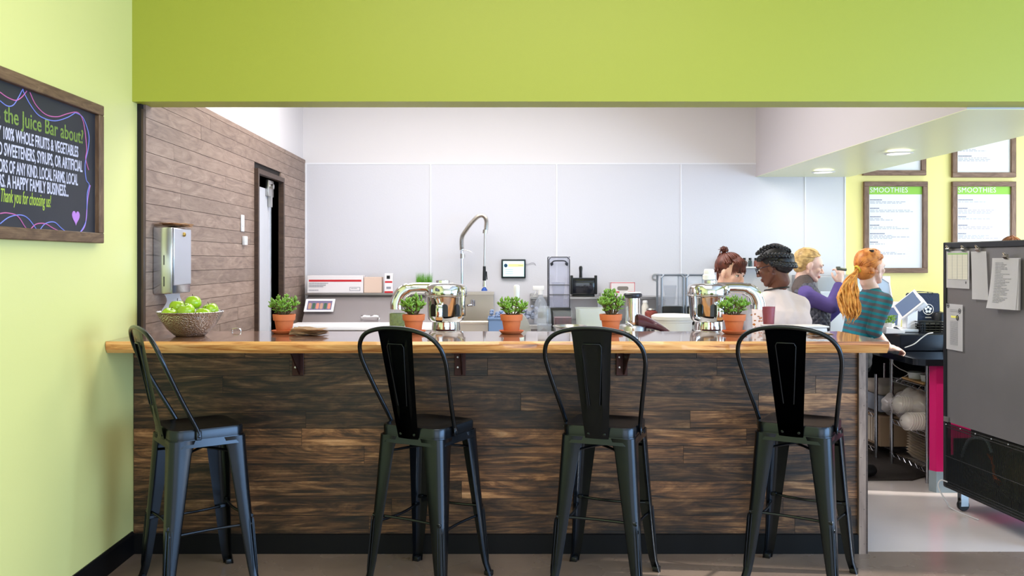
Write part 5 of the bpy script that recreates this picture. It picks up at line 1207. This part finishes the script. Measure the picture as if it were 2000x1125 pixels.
for k in range(26):
    q = .90-.031*k; z = h*q; x = -.016-.05*(1-q)**2*(.6+.4*4); yy = w*.36; L = rr.uniform(.3, .9)*w*.7
    for sg in range(4):
        y_a = yy-L*sg/4; fx_ = (w/2-y_a)/w; xx = -.0145-.012*(1-q)**2*2.2*(1-fx_*.7)
        box(t, xx-.0022, xx-.0006, y_a-L/4*.85, y_a, z, z+.0018)
mesh('printed_line', t, ink, T, kind='stuff')
T, w, h = fpaper('notice_sheet', 'long white notice with a yellow highlight low on the fridge back', 1850, 1882, 594, 684, [])
prect(T, 'highlight', mat('print_yellow', (232, 226, 120), rough=.8), -w*.2, w*.22, h*.70, h*.745)
t = NB()
for k in range(22): z = h*(.62-.024*k); box(t, -.0042, -.0032, -w*.22, w*.25, z, z+.0012)
for k in range(2): box(t, -.0042, -.0032, -w*.35, w*.25, h*(.87-.03*k), h*(.87-.03*k)+.0014)
mesh('printed_line', t, ink, T, kind='stuff')
for u, v, nm in ((-w*.38, .96, 0), (w*.33, .86, 0), (w*.2, .71, 1)):
    t = NB(); a_ = [2*pi*i/20 for i in range(21)]; tube(t, [(-.004, -u+.010*cos(a), h*v+.013*sin(a)) for a in a_], .0016 if nm == 0 else .003, 4); ball(t, (-.004, -u, h*v), (.001, .004, .006), 1); mesh('round_stamp', t, ink_dark, T, kind='stuff')
# ------------------------------------------------------------ people
def rcone(bm, p0, r0, p1, r1, n=14):
    p0, p1 = V(p0), V(p1); ball(bm, p0, r0, 2); ball(bm, p1, r1, 2)
    if (p1-p0).length > 1e-4: tube(bm, [p0, p1], [r0, r1], n)
def limb(bm, pts, rs):
    for i in range(len(pts)-1): rcone(bm, pts[i], rs[i], pts[i+1], rs[i+1])
def remesh(bm, voxel, smooth=4, dec=None, fac=.5):
    me = bpy.data.meshes.new('tmp'); bm.to_mesh(me); bm.free(); o = bpy.data.objects.new('tmp', me); COL.objects.link(o)
    m = o.modifiers.new('r', 'REMESH'); m.mode = 'VOXEL'; m.voxel_size = voxel
    m = o.modifiers.new('s', 'SMOOTH'); m.factor = fac; m.iterations = smooth
    if dec: m = o.modifiers.new('d', 'DECIMATE'); m.ratio = dec
    bpy.context.view_layer.update()
    out = bpy.data.meshes.new_from_object(o.evaluated_get(bpy.context.evaluated_depsgraph_get())); bpy.data.objects.remove(o)
    for p in out.polygons: p.use_smooth = True
    return out
def put(name, me, m, parent, label=None, kind=None):
    me.materials.clear(); me.materials.append(m); me.name = name
    o = bpy.data.objects.new(name, me); COL.objects.link(o); o.parent = parent
    if label: o['label'] = label
    if kind: o['kind'] = kind
    return o
def head_bm(bm, H):
    """H: matrix placing head frame (x right, y forward, z up; origin between the ears)"""
    S = lambda c, r, s=3: ball(bm, c, r, s, m=H)
    S((0, -.014, .032), (.073, .092, .083)); S((0, .022, .02), (.064, .068, .07)); S((0, .034, -.036), (.053, .050, .062))
    f = lambda p0, r0, p1, r1: rcone(bm, H @ V(p0), r0, H @ V(p1), r1)
    for s in (-1, 1):
        f((s*.052, .004, -.045), .018, (s*.016, .066, -.090), .016); f((s*.040, .062, -.018), .018, (s*.034, .058, -.03), .018)
        f((s*.046, .072, .020), .009, (s*.014, .084, .018), .010)
        vs = ball(bm, (s*.074, -.004, -.006), (.007, .019, .031), 2, m=H); S((s*.073, .0, -.03), (.006, .010, .010), 2)
    S((0, .070, -.092), (.020, .016, .017), 2)
    f((0, .084, .008), .007, (0, .104, -.026), .0095); S((-.011, .094, -.032), .008, 2); S((.011, .094, -.032), .008, 2); S((0, .104, -.029), (.0095, .011, .009), 2)
    f((-.016, .080, -.060), .0065, (.016, .080, -.060), .0065); f((-.008, .087, -.057), .006, (.008, .087, -.057), .006); f((-.010, .084, -.068), .0068, (.010, .084, -.068), .0068)
    rcone(bm, H @ V((0, -.02, -.04)), .050, H @ V((0, -.03, -.10)), .047)
def hand_bm(bm, w, d, up, curl=.5, s=1.0, side=1, spread=.16):
    """w wrist, d pointing direction, up = back-of-hand normal"""
    w, d, up = V(w), V(d).normalized(), V(up).normalized(); r = d.cross(up).normalized()*side; up = r.cross(d).normalized()*side
    palm = w+d*.045*s
    M = M4((( *(r), 0), (*(d), 0), (*(up), 0), (0, 0, 0, 1))).transposed(); M.translation = palm
    ball(bm, (0, 0, 0), (.038*s, .050*s, .015*s), 3, m=M); rcone(bm, w, .024*s, w+d*.03*s, .024*s)
    for i, (o, L) in enumerate(((-.029, .066), (-.0095, .075), (.0105, .071), (.029, .056))):
        b0 = palm+r*o*s+d*.038*s; dd = (d+r*spread*(i-1.5)*.6).normalized(); p = b0; ang = 0; pts = [p]
        for k, fr_ in enumerate((.45, .31, .24)):
            ang += curl*(.5, .8, .6)[k]; v = dd*cos(ang)-up*sin(ang); p = p+v*L*fr_*s; pts.append(p)
        limb(bm, pts, [.0095*s, .0088*s, .008*s, .0068*s])
    t0 = palm-r*.030*s-d*.020*s; t1 = t0-r*.026*s+d*.026*s-up*.008*s; t2 = t1+d*.026*s-r*.004*s-up*.010*curl*s; limb(bm, [t0, t1, t2], [.014*s, .0105*s, .0085*s])
def person(lab, J, skin, top_m, face_dir, head_c, head_tilt=0, roll=0, top_r=1.0, sleeves='full', trousers=None, hands=(), brow=(50, 34, 26), lipc=(176, 96, 92), build=1.0, top_name='shirt'):
    """J: world-space joints. returns (root, head matrix)"""
    g = V((J['pelvis'][0], J['pelvis'][1], 0)); T = thing('person', lab, 'person', g)
    L_ = {k: V(v)-g for k, v in J.items()}; hc = V(head_c)-g
    fd = V(face_dir).normalized(); zax = V((0, 0, 1)); x = fd.cross(zax).normalized(); zz_ = x.cross(fd).normalized()
    H = M4((( *x, 0), (*fd, 0), (*zz_, 0), (0, 0, 0, 1))).transposed() @ M4.Rotation(roll, 4, 'Y'); H.translation = hc
    bm = NB(); head_bm(bm, H)
    nk = L_['neck']; hb = H @ V((0, -.028, -.095)); limb(bm, [hb, nk], [.047, .052])
    b = build; pv = L_['pelvis']; ch = L_['chest']
    sd = (L_['shR']-L_['shL']).normalized()
    def torso(bm, e):
        limb(bm, [nk+V((0, 0, -.03)), ch], [.06+e, .105*b+e]); wa = (pv*.55+ch*.45)
        for s in (-1, 1):
            limb(bm, [ch+sd*s*.060*b, wa+sd*s*.050*b, pv+sd*s*.075*b], [.100*b+e, .086*b+e, .098*b+e])
        for q in ('shL', 'shR'): limb(bm, [nk+V((0, 0, -.035)), L_[q]], [.045+e, .050*b+e]); limb(bm, [L_[q], ch], [.052*b+e, .08*b+e])
    torso(bm, -.006)
    for s in ('L', 'R'):
        limb(bm, [L_['sh'+s], L_['el'+s], L_['wr'+s]], [.042, .034, .023])
        hp = pv+sd*(.09 if s == 'R' else -.09); kn = V((hp.x, hp.y+.02, .48)) if pv.z > .7 else hp; an = V((hp.x, hp.y, .08))
        limb(bm, [hp, kn, an], [.078, .052, .036]); fdir = V((fd.x, fd.y, 0)).normalized() if fd.length else V((0, 1, 0))
    for (s, d, up, curl, side) in hands: hand_bm(bm, L_['wr'+s], d, up, curl, .93, side)
    put('body', remesh(bm, .0052, 3, .30), skin, T)
    # top
    bm = NB(); torso(bm, .012*top_r)
    for s in ('L', 'R'):
        el, wr = L_['el'+s], L_['wr'+s]
        if sleeves == 'full': limb(bm, [L_['sh'+s], el, el.lerp(wr, .93)], [.060*top_r, .048*top_r, .034*top_r])
        elif sleeves == 'elbow': limb(bm, [L_['sh'+s], el, el.lerp(wr, .12)], [.060*top_r, .052*top_r, .050*top_r])
        else: limb(bm, [L_['sh'+s], L_['sh'+s].lerp(el, .55)], [.062*top_r, .056*top_r])
    limb(bm, [pv+sd*.05, pv-sd*.05], [.118*b*top_r]*2)
    put(top_name, remesh(bm, .007, 5, .5), top_m, T)
    # trousers and shoes
    bm = NB(); hp2 = []
    for s in (-1, 1):
        hp = pv+sd*.09*s; kn = V((hp.x, hp.y+.02, .48)); an = V((hp.x, hp.y, .10)); limb(bm, [pv+sd*.04*s, hp, kn, an], [.104*b, .096*b, .064, .05])
    put('trousers', remesh(bm, .009, 4, .5), trousers or mat('dark_jeans', (36, 40, 54), rough=.9), T)
    fdir = V((fd.x, fd.y, 0)).normalized()
    for s in (-1, 1):
        hp = pv+sd*.09*s; an = V((hp.x, hp.y, .05)); bm = NB(); limb(bm, [an-fdir*.03+V((0, 0, 0)), an+fdir*.13-V((0, 0, .008))], [.046, .040])
        me = remesh(bm, .008, 3, .5); mn = min(v.co.z for v in me.vertices)
        for v in me.vertices: v.co.z -= mn-.013
        put('shoe', me, black_plastic, T)
    # eyes, brows, lips
    ew = mat('eye_white', (236, 232, 226), rough=.2); ei = mat('eye_iris', (60, 60, 50), rough=.15)
    for s in (-1, 1):
        t = NB(); ball(t, (s*.030, .0705, .002), (.0135, .0125, .0085), 2, m=H); e_ = mesh('eye', t, ew, T, smooth=True)
        t = NB(); ball(t, (s*.030, .0815, .001), (.0055, .003, .0058), 2, m=H); mesh('iris', t, ei, e_, smooth=True)
        t = NB(); tube(t, [H @ V(p) for p in ((s*.014, .0925, .021), (s*.030, .089, .0275), (s*.047, .076, .022))], [.0026, .0030, .0016], 6); mesh('eyebrow', t, mat('brow_%d' % brow[0], brow, rough=.9), T, smooth=True)
        t = NB(); tube(t, [H @ V(p) for p in ((s*.0165, .080, .006), (s*.030, .0835, .0095), (s*.0435, .074, .005))], [.0016, .0022, .0016], 5); mesh('eyelid', t, mat('lash_dark', (50, 34, 30), rough=.8), T, smooth=True)
    t = NB(); tube(t, bez([H @ V(p) for p in ((-.021, .0805, -.0615), (-.008, .0905, -.0585), (0, .0905, -.0600), (.008, .0905, -.0585), (.021, .0805, -.0615))], 4), .0045, 6)
    tube(t, bez([H @ V(p) for p in ((-.017, .0815, -.066), (0, .0900, -.0685), (.017, .0815, -.066))], 4), .0048, 6); mesh('lips', t, mat('lips_%d' % lipc[0], lipc, rough=.4), T, smooth=True)
    return T, H
def strands(bm, H, src, dst, n, r=.0045, lift=.012, seed=0, jitter=.006, k=9, c=V((0, -.014, .034)), rad=(.079, .098, .090), sag=0):
    """hair strands running over the skull from points src(t) to dst; both in head frame"""
    rr = random.Random(seed)
    for i in range(n):
        u = (i+.5)/n; a = V(src(u))+V([rr.uniform(-jitter, jitter) for _ in range(3)]); b = V(dst(u) if callable(dst) else dst)+V([rr.uniform(-jitter, jitter) for _ in range(3)])
        pts = []
        lf_ = lift*rr.uniform(.3, 1.3)
        for q in range(k):
            t_ = q/(k-1); p = a.lerp(b, t_)-c; nrm = V((p.x/rad[0], p.y/rad[1], p.z/rad[2])); ln = max(nrm.length, 1e-4)
            tgt = p/ln; w = sin(pi*t_)**.5 if 0 < t_ < 1 else 0
            pp = p.lerp(tgt*(1+lf_), w) if ln < 1.06 else p.lerp(tgt*(1+lf_), w*.5)
            pts.append(H @ (pp+c))
        tube(bm, bez(pts, 2), [r*(.55+.6*sin(pi*min(1, (j+1)/(2*k)))) for j in range(2*(k-1)+1)], 5)
def hairmat(name, a, b):
    m = mat(name, a, rough=.42); nt = m.node_tree; N = nt.nodes; L = nt.links
    tc = N.new('ShaderNodeTexCoord'); nz = N.new('ShaderNodeTexNoise'); nz.inputs['Scale'].default_value = 30; nz.inputs['Detail'].default_value = 4; L.new(tc.outputs['Object'], nz.inputs[0])
    cr = N.new('ShaderNodeValToRGB'); cr.color_ramp.elements[0].position = .26; cr.color_ramp.elements[1].position = .60; cr.color_ramp.elements[0].color = srgb(*a); cr.color_ramp.elements[1].color = srgb(*b)
    L.new(nz.outputs[0], cr.inputs[0]); L.new(cr.outputs[0], N['Principled BSDF'].inputs['Base Color']); return m
def skinm(name, c): m = mat(name, c, rough=.5, var=.05, vscale=20); m.node_tree.nodes['Principled BSDF'].inputs['Subsurface Weight'].default_value = .08; return m
def cap(bm, H, c=(0, -.026, .044), r=(.0785, .092, .084), m=None): ball(bm, c, r, 3, m=H)
fair = skinm('fair_skin', (232, 186, 166)); fair2 = skinm('pink_fair_skin', (240, 200, 186)); deep = skinm('deep_brown_skin', (104, 62, 46))

# ---- 1 woman with brown bangs, behind the right juicer, looking down
d_ = 5.78; K = d_/F
hc = V(((1427-CX)*K, d_, CH-(533-HY)*K)); pel = V((hc.x-.06, d_+.16, .86))
fdv = V((.60, -.72, -.26))
J = dict(pelvis=pel, chest=(hc.x-.04, d_+.11, 1.10), neck=(hc.x-.02, d_+.05, 1.235), shL=(hc.x+.12, d_+.10, 1.17), shR=(hc.x-.17, d_+.02, 1.17),
         elL=(hc.x+.16, d_+.02, .93), elR=(hc.x-.19, d_-.10, .94), wrL=(hc.x+.06, d_-.12, .955), wrR=(hc.x-.04, d_-.21, .95))
Pn, H = person('woman with tousled brown bangs and pale top looking down behind the right juicer', J, fair, mat('pale_lavender_shirt', (206, 204, 220), rough=.85), fdv, hc, sleeves='full', brow=(52, 30, 24),
               hands=(('L', (-.3, -.9, -.1), (0, 0, 1), .7, 1), ('R', (.3, -.9, -.1), (0, 0, 1), .7, -1)))
hb = NB(); cap(hb, H, (0, -.030, .044), (.080, .090, .084))
hair1 = hairmat('chestnut_hair', (48, 20, 16), (104, 50, 36))
tie = (-.0, -.085, .105)
strands(hb, H, lambda u: (.084*cos(pi*u), .055*sin(pi*u)-.0, .070+.01*sin(pi*u)), tie, 44, .0062, .06, 1, .008)
strands(hb, H, lambda u: (.080*cos(pi+pi*u), -.04-.065*sin(pi*u), -.01), tie, 34, .006, .05, 2, .008)
rr = random.Random(5)
for i in range(40):     # bangs falling over the forehead
    u = -1+2*(i+.5)/40; a = V((u*.052, .035+rr.uniform(-.012, .012), .118-.025*abs(u))); b_ = V((u*.062, .088-.040*u*u, .062)); e_ = V((u*.070+rr.uniform(-.006, .006), .092-.036*u*u+rr.uniform(-.003, .004), .032-abs(u)**3*.03+rr.uniform(-.012, .006)))
    tube(hb, bez([H @ p for p in (a, a.lerp(b_, .55)+V((0, .018, .012)), b_, e_)], 4), [.006]*8+[.0055, .005, .004, .003, .0015], 5)
for i in range(26):     # loose curls at the tie
    a = V(tie); q = rr.uniform(0, 6.3); r_ = rr.uniform(.02, .05); e_ = a+V((r_*cos(q), -.012+r_*sin(q)*.6, rr.uniform(.0, .042))); mi = a.lerp(e_, .5)+V((rr.uniform(-.02, .02), rr.uniform(-.02, .02), .025))
    tube(hb, bez([H @ a, H @ mi, H @ e_], 5), [.007, .006, .006, .005, .005, .005, .004, .004, .003, .002, .001], 5)
for i in range(34):     # hanging tail behind, seen left of the face
    a = V(tie)+V((rr.uniform(-.02, .02), rr.uniform(-.02, 0), 0)); e_ = V((-.075+rr.uniform(-.02, .02), -.10+rr.uniform(-.03, .02), -.10+rr.uniform(-.02, .03)))
    tube(hb, bez([H @ a, H @ (a.lerp(e_, .4)+V((-.02, -.035, .02))), H @ e_], 6), [.007]*6+[.006, .006, .005, .005, .004, .003, .0015], 5)
mesh('hair', hb, hair1, Pn, smooth=True, angle=180)

# ---- 2 woman with braided crown and glasses, back to us, looking left
d_ = 5.42; K = d_/F
hc = V(((1509-CX)*K, d_, CH-(521-HY)*K)); pel = V((hc.x+.09, d_-.02, .84))
J = dict(pelvis=pel, chest=(hc.x+.055, d_-.02, 1.075), neck=(hc.x+.025, d_+.0, 1.255), shL=(hc.x-.07, d_-.03, 1.175), shR=(hc.x+.165, d_+.0, 1.16),
         elL=(hc.x-.10, d_-.14, .93), elR=(hc.x+.18, d_+.10, .92), wrL=(hc.x-.03, d_-.36, 1.0), wrR=(hc.x+.05, d_+.20, .93))
tee = mat('dusty_white_shirt', (226, 208, 204), rough=.9)
Pn, H = person('woman in a white shirt with black braided crown and glasses, back turned', J, deep, tee, (-.80, .50, -.30), hc, roll=R(0), sleeves='elbow', brow=(14, 10, 10), lipc=(120, 66, 60), top_r=1.14, build=1.05,
               hands=(('L', (-.1, -.9, .2), (-.3, 0, 1), 1.0, 1), ('R', (-.9, .2, 0), (0, 0, 1), .6, 1)))
hb = NB(); cap(hb, H, (0, -.030, .050), (.086, .092, .090)); cap(hb, H, (0, -.070, .010), (.082, .070, .075))
strands(hb, H, lambda u: (.084*cos(pi*u), .046*sin(pi*u)+.0, .066+.03*sin(pi*u)), (0, -.12, .03), 46, .0055, .08, 7, .003)
def braid(pts, r, n):
    q = bez([V(p) for p in pts], 12)
    for i in range(n):
        p = q[int(i*(len(q)-1)/(n-1))]; nx = q[min(int(i*(len(q)-1)/(n-1))+1, len(q)-1)]; s = 1 if i % 2 else -1
        tg = (nx-p) if (nx-p).length > 1e-6 else V((0, 0, 1)); u, w = frame_of(tg)
        ball(hb, p+w*s*r*.35, (r*1.15, r*.75, r*.75), 2, m=H, rot=(tg.normalized()*.9+w*s*.6).to_track_quat('X', 'Z').to_matrix())
braid([(.070, .052, .060), (.086, .01, .075), (.092, -.045, .060), (.082, -.095, .045), (.04, -.124, .03), (0, -.132, .025)], .015, 26)
braid([(-.070, .052, .060), (-.086, .01, .075), (-.092, -.045, .060), (-.082, -.095, .045), (-.04, -.124, .03), (0, -.132, .025)], .015, 26)
braid([(.086, -.02, .015), (.088, -.06, .0), (.074, -.10, -.02), (.03, -.128, -.03), (-.03, -.128, -.03), (-.074, -.10, -.02), (-.088, -.06, .0), (-.086, -.02, .015)], .017, 36)
braid([(.05, .055, .10), (.066, .0, .122), (.06, -.06, .115), (.03, -.105, .085), (0, -.13, .06)], .011, 24)
braid([(-.05, .055, .10), (-.066, .0, .122), (-.06, -.06, .115), (-.03, -.105, .085), (0, -.13, .06)], .011, 24)
mesh('hair', hb, hairmat('black_braided_hair', (8, 8, 12), (24, 21, 26)), Pn, smooth=True, angle=180)
t = NB()
for s in (-1, 1):
    tube(t, [H @ V((s*.031+.022*cos(a), .101-.01*abs(cos(a)), .0+.017*sin(a))) for a in [2*pi*i/20 for i in range(21)]], .0024, 5)
    tube(t, [H @ V(p) for p in ((s*.053, .094, .006), (s*.076, .06, .008), (s*.079, .0, .006), (s*.078, -.012, -.006))], .0024, 5)
tube(t, [H @ V(p) for p in ((-.010, .1015, .004), (0, .105, .006), (.010, .1015, .004))], .0024, 5); mesh('glasses', t, mat('glasses_black', (24, 28, 44), rough=.2), Pn, smooth=True, label='dark rimmed glasses')
nk = V(J['neck'])-V((pel.x, pel.y, 0)); t = NB(); tube(t, [nk+V((.072*cos(a), .066*sin(a), .012+.012*sin(a+2.2))) for a in [2*pi*i/28 for i in range(29)]], .0055, 6); mesh('apron_strap', t, black_plastic, Pn, smooth=True)

# ---- 3 blond woman in purple sleeves and a quilted vest, profile to the right
d_ = 6.3; K = d_/F
hc = V(((1580-CX)*K, d_, CH-(519-HY)*K)); pel = V((hc.x+.055, d_+.05, .80))
J = dict(pelvis=pel, chest=(hc.x+.03, d_+.03, 1.055), neck=(hc.x-.035, d_+.0, 1.262), shL=(hc.x+.02, d_+.17, 1.185), shR=(hc.x-.055, d_-.12, 1.19),
         elL=(hc.x+.16, d_+.20, .98), elR=(hc.x+.095, d_-.17, 1.115), wrL=(hc.x+.27, d_+.12, 1.10), wrR=(hc.x+.170, d_-.12, 1.275))
purple = mat('purple_sleeve', (96, 80, 150), rough=.85, var=.12, vscale=14)
Pn, H = person('blond woman in profile with purple sleeves and a grey quilted vest, hand raised', J, fair2, purple, (.93, -.16, -.22), hc, sleeves='full', brow=(150, 116, 80), lipc=(196, 120, 116),
               hands=(('R', (.12, .05, .98), (.3, -.95, 0), 1.1, 1), ('L', (.5, -.2, .8), (.3, .9, 0), .8, -1)))
g = V((pel.x, pel.y, 0))
# quilted vest
bm = NB(); L_ = {k: V(v)-g for k, v in J.items()}; sd = (L_['shR']-L_['shL']).normalized(); pv, ch, nk = L_['pelvis'], L_['chest'], L_['neck']
limb(bm, [nk+V((0, 0, -.03)), ch], [.088, .135]); wa = pv*.5+ch*.5
for s in (-1, 1): limb(bm, [ch+sd*s*.062, wa+sd*s*.058, pv+sd*s*.075+V((0, 0, .02))], [.125, .114, .128]); limb(bm, [nk+V((0, 0, -.05)), (L_['shR'] if s > 0 else L_['shL']).lerp(ch, .12)], [.078, .070])
me = remesh(bm, .008, 4, .6)
vm = mat('quilted_vest', (92, 92, 106), rough=.6); nt = vm.node_tree; N = nt.nodes; tc = N.new('ShaderNodeTexCoord'); mp = N.new('ShaderNodeMapping'); mp.inputs['Rotation'].default_value = (0, R(45), 0); nt.links.new(tc.outputs['Object'], mp.inputs[0])
ws = []
for ax in 'XZ':
    w_ = N.new('ShaderNodeTexWave'); w_.bands_direction = ax; w_.inputs['Scale'].default_value = 9.5; w_.inputs['Distortion'].default_value = .6; nt.links.new(mp.outputs[0], w_.inputs[0]); ws.append(w_)
mn = N.new('ShaderNodeMath'); mn.operation = 'MINIMUM'; nt.links.new(ws[0].outputs['Fac'], mn.inputs[0]); nt.links.new(ws[1].outputs['Fac'], mn.inputs[1])
bp = N.new('ShaderNodeBump'); bp.inputs['Strength'].default_value = .9; bp.inputs['Distance'].default_value = .012; nt.links.new(mn.outputs[0], bp.inputs['Height']); nt.links.new(bp.outputs[0], N['Principled BSDF'].inputs['Normal'])
put('vest', me, vm, Pn, label='grey quilted vest')
t = NB(); limb(t, [nk+V((-.008, 0, -.025)), nk+V((.0, 0, .032))], [.082, .066]); put('collar', remesh(t, .007, 4, .6), mat('woolly_collar', (104, 94, 92), rough=.95, bump=.5, bscale=120), Pn, label='grey brown high collar')
hb = NB(); cap(hb, H, (0, -.032, .042), (.079, .090, .083)); cap(hb, H, (0, -.055, -.005), (.066, .062, .065)); tie = (0, -.118, .028)
strands(hb, H, lambda u: (.080*cos(pi*u), .062*sin(pi*u)-.004, .058+.032*sin(pi*u)), tie, 60, .0052, .05, 11, .004)
strands(hb, H, lambda u: (.074*cos(pi+pi*u), -.05-.05*sin(pi*u), -.03), tie, 40, .005, .05, 12, .004)
rr = random.Random(8)
for i in range(46):
    a = V(tie); e_ = V((rr.uniform(-.03, .03), -.150+rr.uniform(-.03, .03), -.10+rr.uniform(-.03, .03))); tube(hb, bez([H @ a, H @ (V((rr.uniform(-.02, .02), -.158+rr.uniform(-.01, .01), .0))), H @ e_], 5), [.005, .005, .006, .006, .006, .005, .005, .004, .004, .003, .0015], 5)
mesh('hair', hb, hairmat('blond_hair', (150, 112, 62), (226, 190, 128)), Pn, smooth=True, angle=180)
t = NB(); q = H @ V(tie); ax = (H.to_3x3() @ V((0, -1, .1))).normalized(); u, w = frame_of(ax); tube(t, [q+(u*cos(a)+w*sin(a))*.016 for a in [2*pi*i/18 for i in range(19)]], .006, 6); mesh('hair_tie', t, mat('red_hair_tie', (190, 50, 60), rough=.7), Pn, smooth=True, label='red hair tie')
wr = V(J['wrR']); t = NB(); tube(t, [(-.035, 0, .004), (.03, 0, -.002)], .011, 10); rbox(t, -.04, -.012, -.01, .01, .005, .02, .003, 1); o = mesh('spray_nozzle', t, mat('pewter_dark', (120, 124, 110), rough=.4, metal=.6), loc=wr+V((.012, -.02, .105)), smooth=True); tag(o, 'small metallic gadget held up in the hand of the blond woman', 'gadget')

# ---- 4 red haired woman in a striped top leaning on the counter
d_ = 5.85; K = d_/F
hc = V(((1701-CX)*K, d_, CH-(522-HY)*K)); pel = V((hc.x-.15, d_-.01, .77))
J = dict(pelvis=pel, chest=(hc.x-.050, d_+.01, 1.06), neck=(hc.x+.004, d_+.0, 1.245), shL=(hc.x-.01, d_+.15, 1.175), shR=(hc.x+.028, d_-.14, 1.180),
         elL=(hc.x+.05, d_+.23, .98), elR=(hc.x-.056, d_-.17, .995), wrL=(hc.x+.085, d_+.14, .975), wrR=(2.605, 5.78, .866))
J['elL'] = (hc.x-.02, d_+.25, .98); J['wrL'] = (hc.x+.05, 6.06, .985)
st = mat('teal_grey_stripes', (60, 70, 80), rough=.85); nt = st.node_tree; N = nt.nodes; tc = N.new('ShaderNodeTexCoord'); mp = N.new('ShaderNodeMapping'); mp.inputs['Rotation'].default_value = (0, R(-14), 0); nt.links.new(tc.outputs['Object'], mp.inputs[0])
w_ = N.new('ShaderNodeTexWave'); w_.bands_direction = 'Z'; w_.inputs['Scale'].default_value = 8.2; w_.inputs['Distortion'].default_value = 1.6; w_.inputs['Detail'].default_value = 1; nt.links.new(mp.outputs[0], w_.inputs[0])
cr = N.new('ShaderNodeValToRGB'); cr.color_ramp.interpolation = 'CONSTANT'; cr.color_ramp.elements[0].color = srgb(84, 88, 98); cr.color_ramp.elements[1].position = .56; cr.color_ramp.elements[1].color = srgb(18, 122, 140); nt.links.new(w_.outputs['Fac'], cr.inputs[0]); nt.links.new(cr.outputs[0], N['Principled BSDF'].inputs['Base Color'])
Pn, H = person('red haired woman with a long ponytail and teal striped top leaning on the counter', J, fair2, st, (.90, .40, -.06), hc, sleeves='elbow', brow=(150, 84, 44), lipc=(200, 130, 124), trousers=mat('black_apron_cloth', (22, 26, 34), rough=.9), top_r=.92, build=.76,
               hands=(('R', (1, .12, -.16), (0.0, -.25, 1), 1.0, 1), ('L', (1, -.15, -.22), (0, .1, 1), .6, -1)))
hb = NB(); cap(hb, H, (0, -.030, .042), (.082, .094, .086)); cap(hb, H, (0, -.052, -.022), (.068, .066, .072)); tie = (-.0, -.118, -.020)
strands(hb, H, lambda u: (.082*cos(pi*u), .058*sin(pi*u)-.004, .050+.042*sin(pi*u)), tie, 66, .0056, .06, 21, .005)
strands(hb, H, lambda u: (.078*cos(pi+pi*u), -.05-.05*sin(pi*u), -.045), tie, 44, .0055, .05, 22, .004)
mesh('hair', hb, hairmat('copper_red_hair', (160, 74, 26), (232, 150, 76)), Pn, smooth=True, angle=180)
hb = NB(); rr = random.Random(17); g = V((pel.x, pel.y, 0)); a0 = H @ V(tie); end = V(((1662-CX)*5.62/F, 5.66, CH-(628-HY)*5.62/F))-g
for i in range(110):
    off = V((rr.gauss(0, .030), rr.gauss(0, .016), rr.uniform(-.05, .03))); ph_ = rr.uniform(0, 6.3); am_ = rr.uniform(.004, .010); L1 = rr.uniform(.75, 1.02); pts = []
    for k in range(15):
        q = k/14*L1; p = a0.lerp(end, q)+V((-.050*sin(pi*min(q*1.3, 1)), -.03*sin(pi*q), -.01*sin(pi*q)))+off*min(1, q*2.4)*(1 if q < .7 else 1-(q-.7)*1.6); p += V((am_*sin(q*17+ph_), am_*.6*cos(q*15+ph_), 0)); pts.append(p)
    tube(hb, pts, [.005+.002*sin(pi*k/14) if k < 12 else .005-.0022*(k-11) if k < 14 else .0008 for k in range(15)], 5)
mesh('ponytail', hb, hairmat('golden_ponytail', (186, 104, 36), (242, 178, 92)), Pn, smooth=True, angle=180, label='long golden wavy ponytail')
t = NB(); ax = V((-1, -.2, -.5)).normalized(); u, w = frame_of(ax); tube(t, [a0+(u*cos(a)+w*sin(a))*.022 for a in [2*pi*i/20 for i in range(21)]], .007, 6); mesh('hair_tie', t, mat('yellow_hair_tie', (230, 200, 70), rough=.7), Pn, smooth=True, label='yellow hair tie')
t = NB(); rbox(t, -.018, .018, -.006, .006, -.008, .008, .003, 1, H @ M4.Translation((.055, -.06, .105))); mesh('hair_clip', t, black_plastic, Pn, label='small black hair clip')
# apron waist
t = NB(); pv = V(J['pelvis'])-g; sd = (V(J['shR'])-V(J['shL'])).normalized(); limb(t, [pv+sd*.06+V((.01, 0, .045)), pv-sd*.06+V((.01, 0, .045))], [.108, .108]); limb(t, [pv+sd*.06, pv-sd*.06], [.114, .114]); put('apron', remesh(t, .009, 4, .6), mat('black_apron_cloth', (22, 26, 34), rough=.9), Pn)

# ---- 5 brown haired customer beyond the fridge
d_ = 7.4; K = d_/F
hc = V(((1976-CX)*K, d_, CH-(492-HY)*K)); pel = V((hc.x, d_+.03, .82))
J = dict(pelvis=pel, chest=(hc.x, d_+.02, 1.08), neck=(hc.x, d_+.01, 1.31), shL=(hc.x+.16, d_+.02, 1.22), shR=(hc.x-.16, d_+.02, 1.22), elL=(hc.x+.2, d_-.02, .97), elR=(hc.x-.2, d_-.02, .97), wrL=(hc.x+.17, d_-.2, .95), wrR=(hc.x-.17, d_-.2, .95))
Pn, H = person('brown haired person whose hair shows above the grey fridge', J, fair, mat('plain_grey_top', (120, 120, 128), rough=.9), (-.3, -.9, -.25), hc, sleeves='full', hands=(('L', (0, -1, 0), (0, 0, 1), .5, 1), ('R', (0, -1, 0), (0, 0, 1), .5, -1)))
hb = NB(); cap(hb, H, (0, -.026, .044), (.086, .098, .088)); strands(hb, H, lambda u: (.086*cos(2*pi*u), .09*sin(2*pi*u)-.02, .0), (0, -.02, .13), 70, .0055, .06, 31, .01)
mesh('hair', hb, hairmat('auburn_brown_hair', (84, 42, 26), (150, 88, 56)), Pn, smooth=True, angle=180)
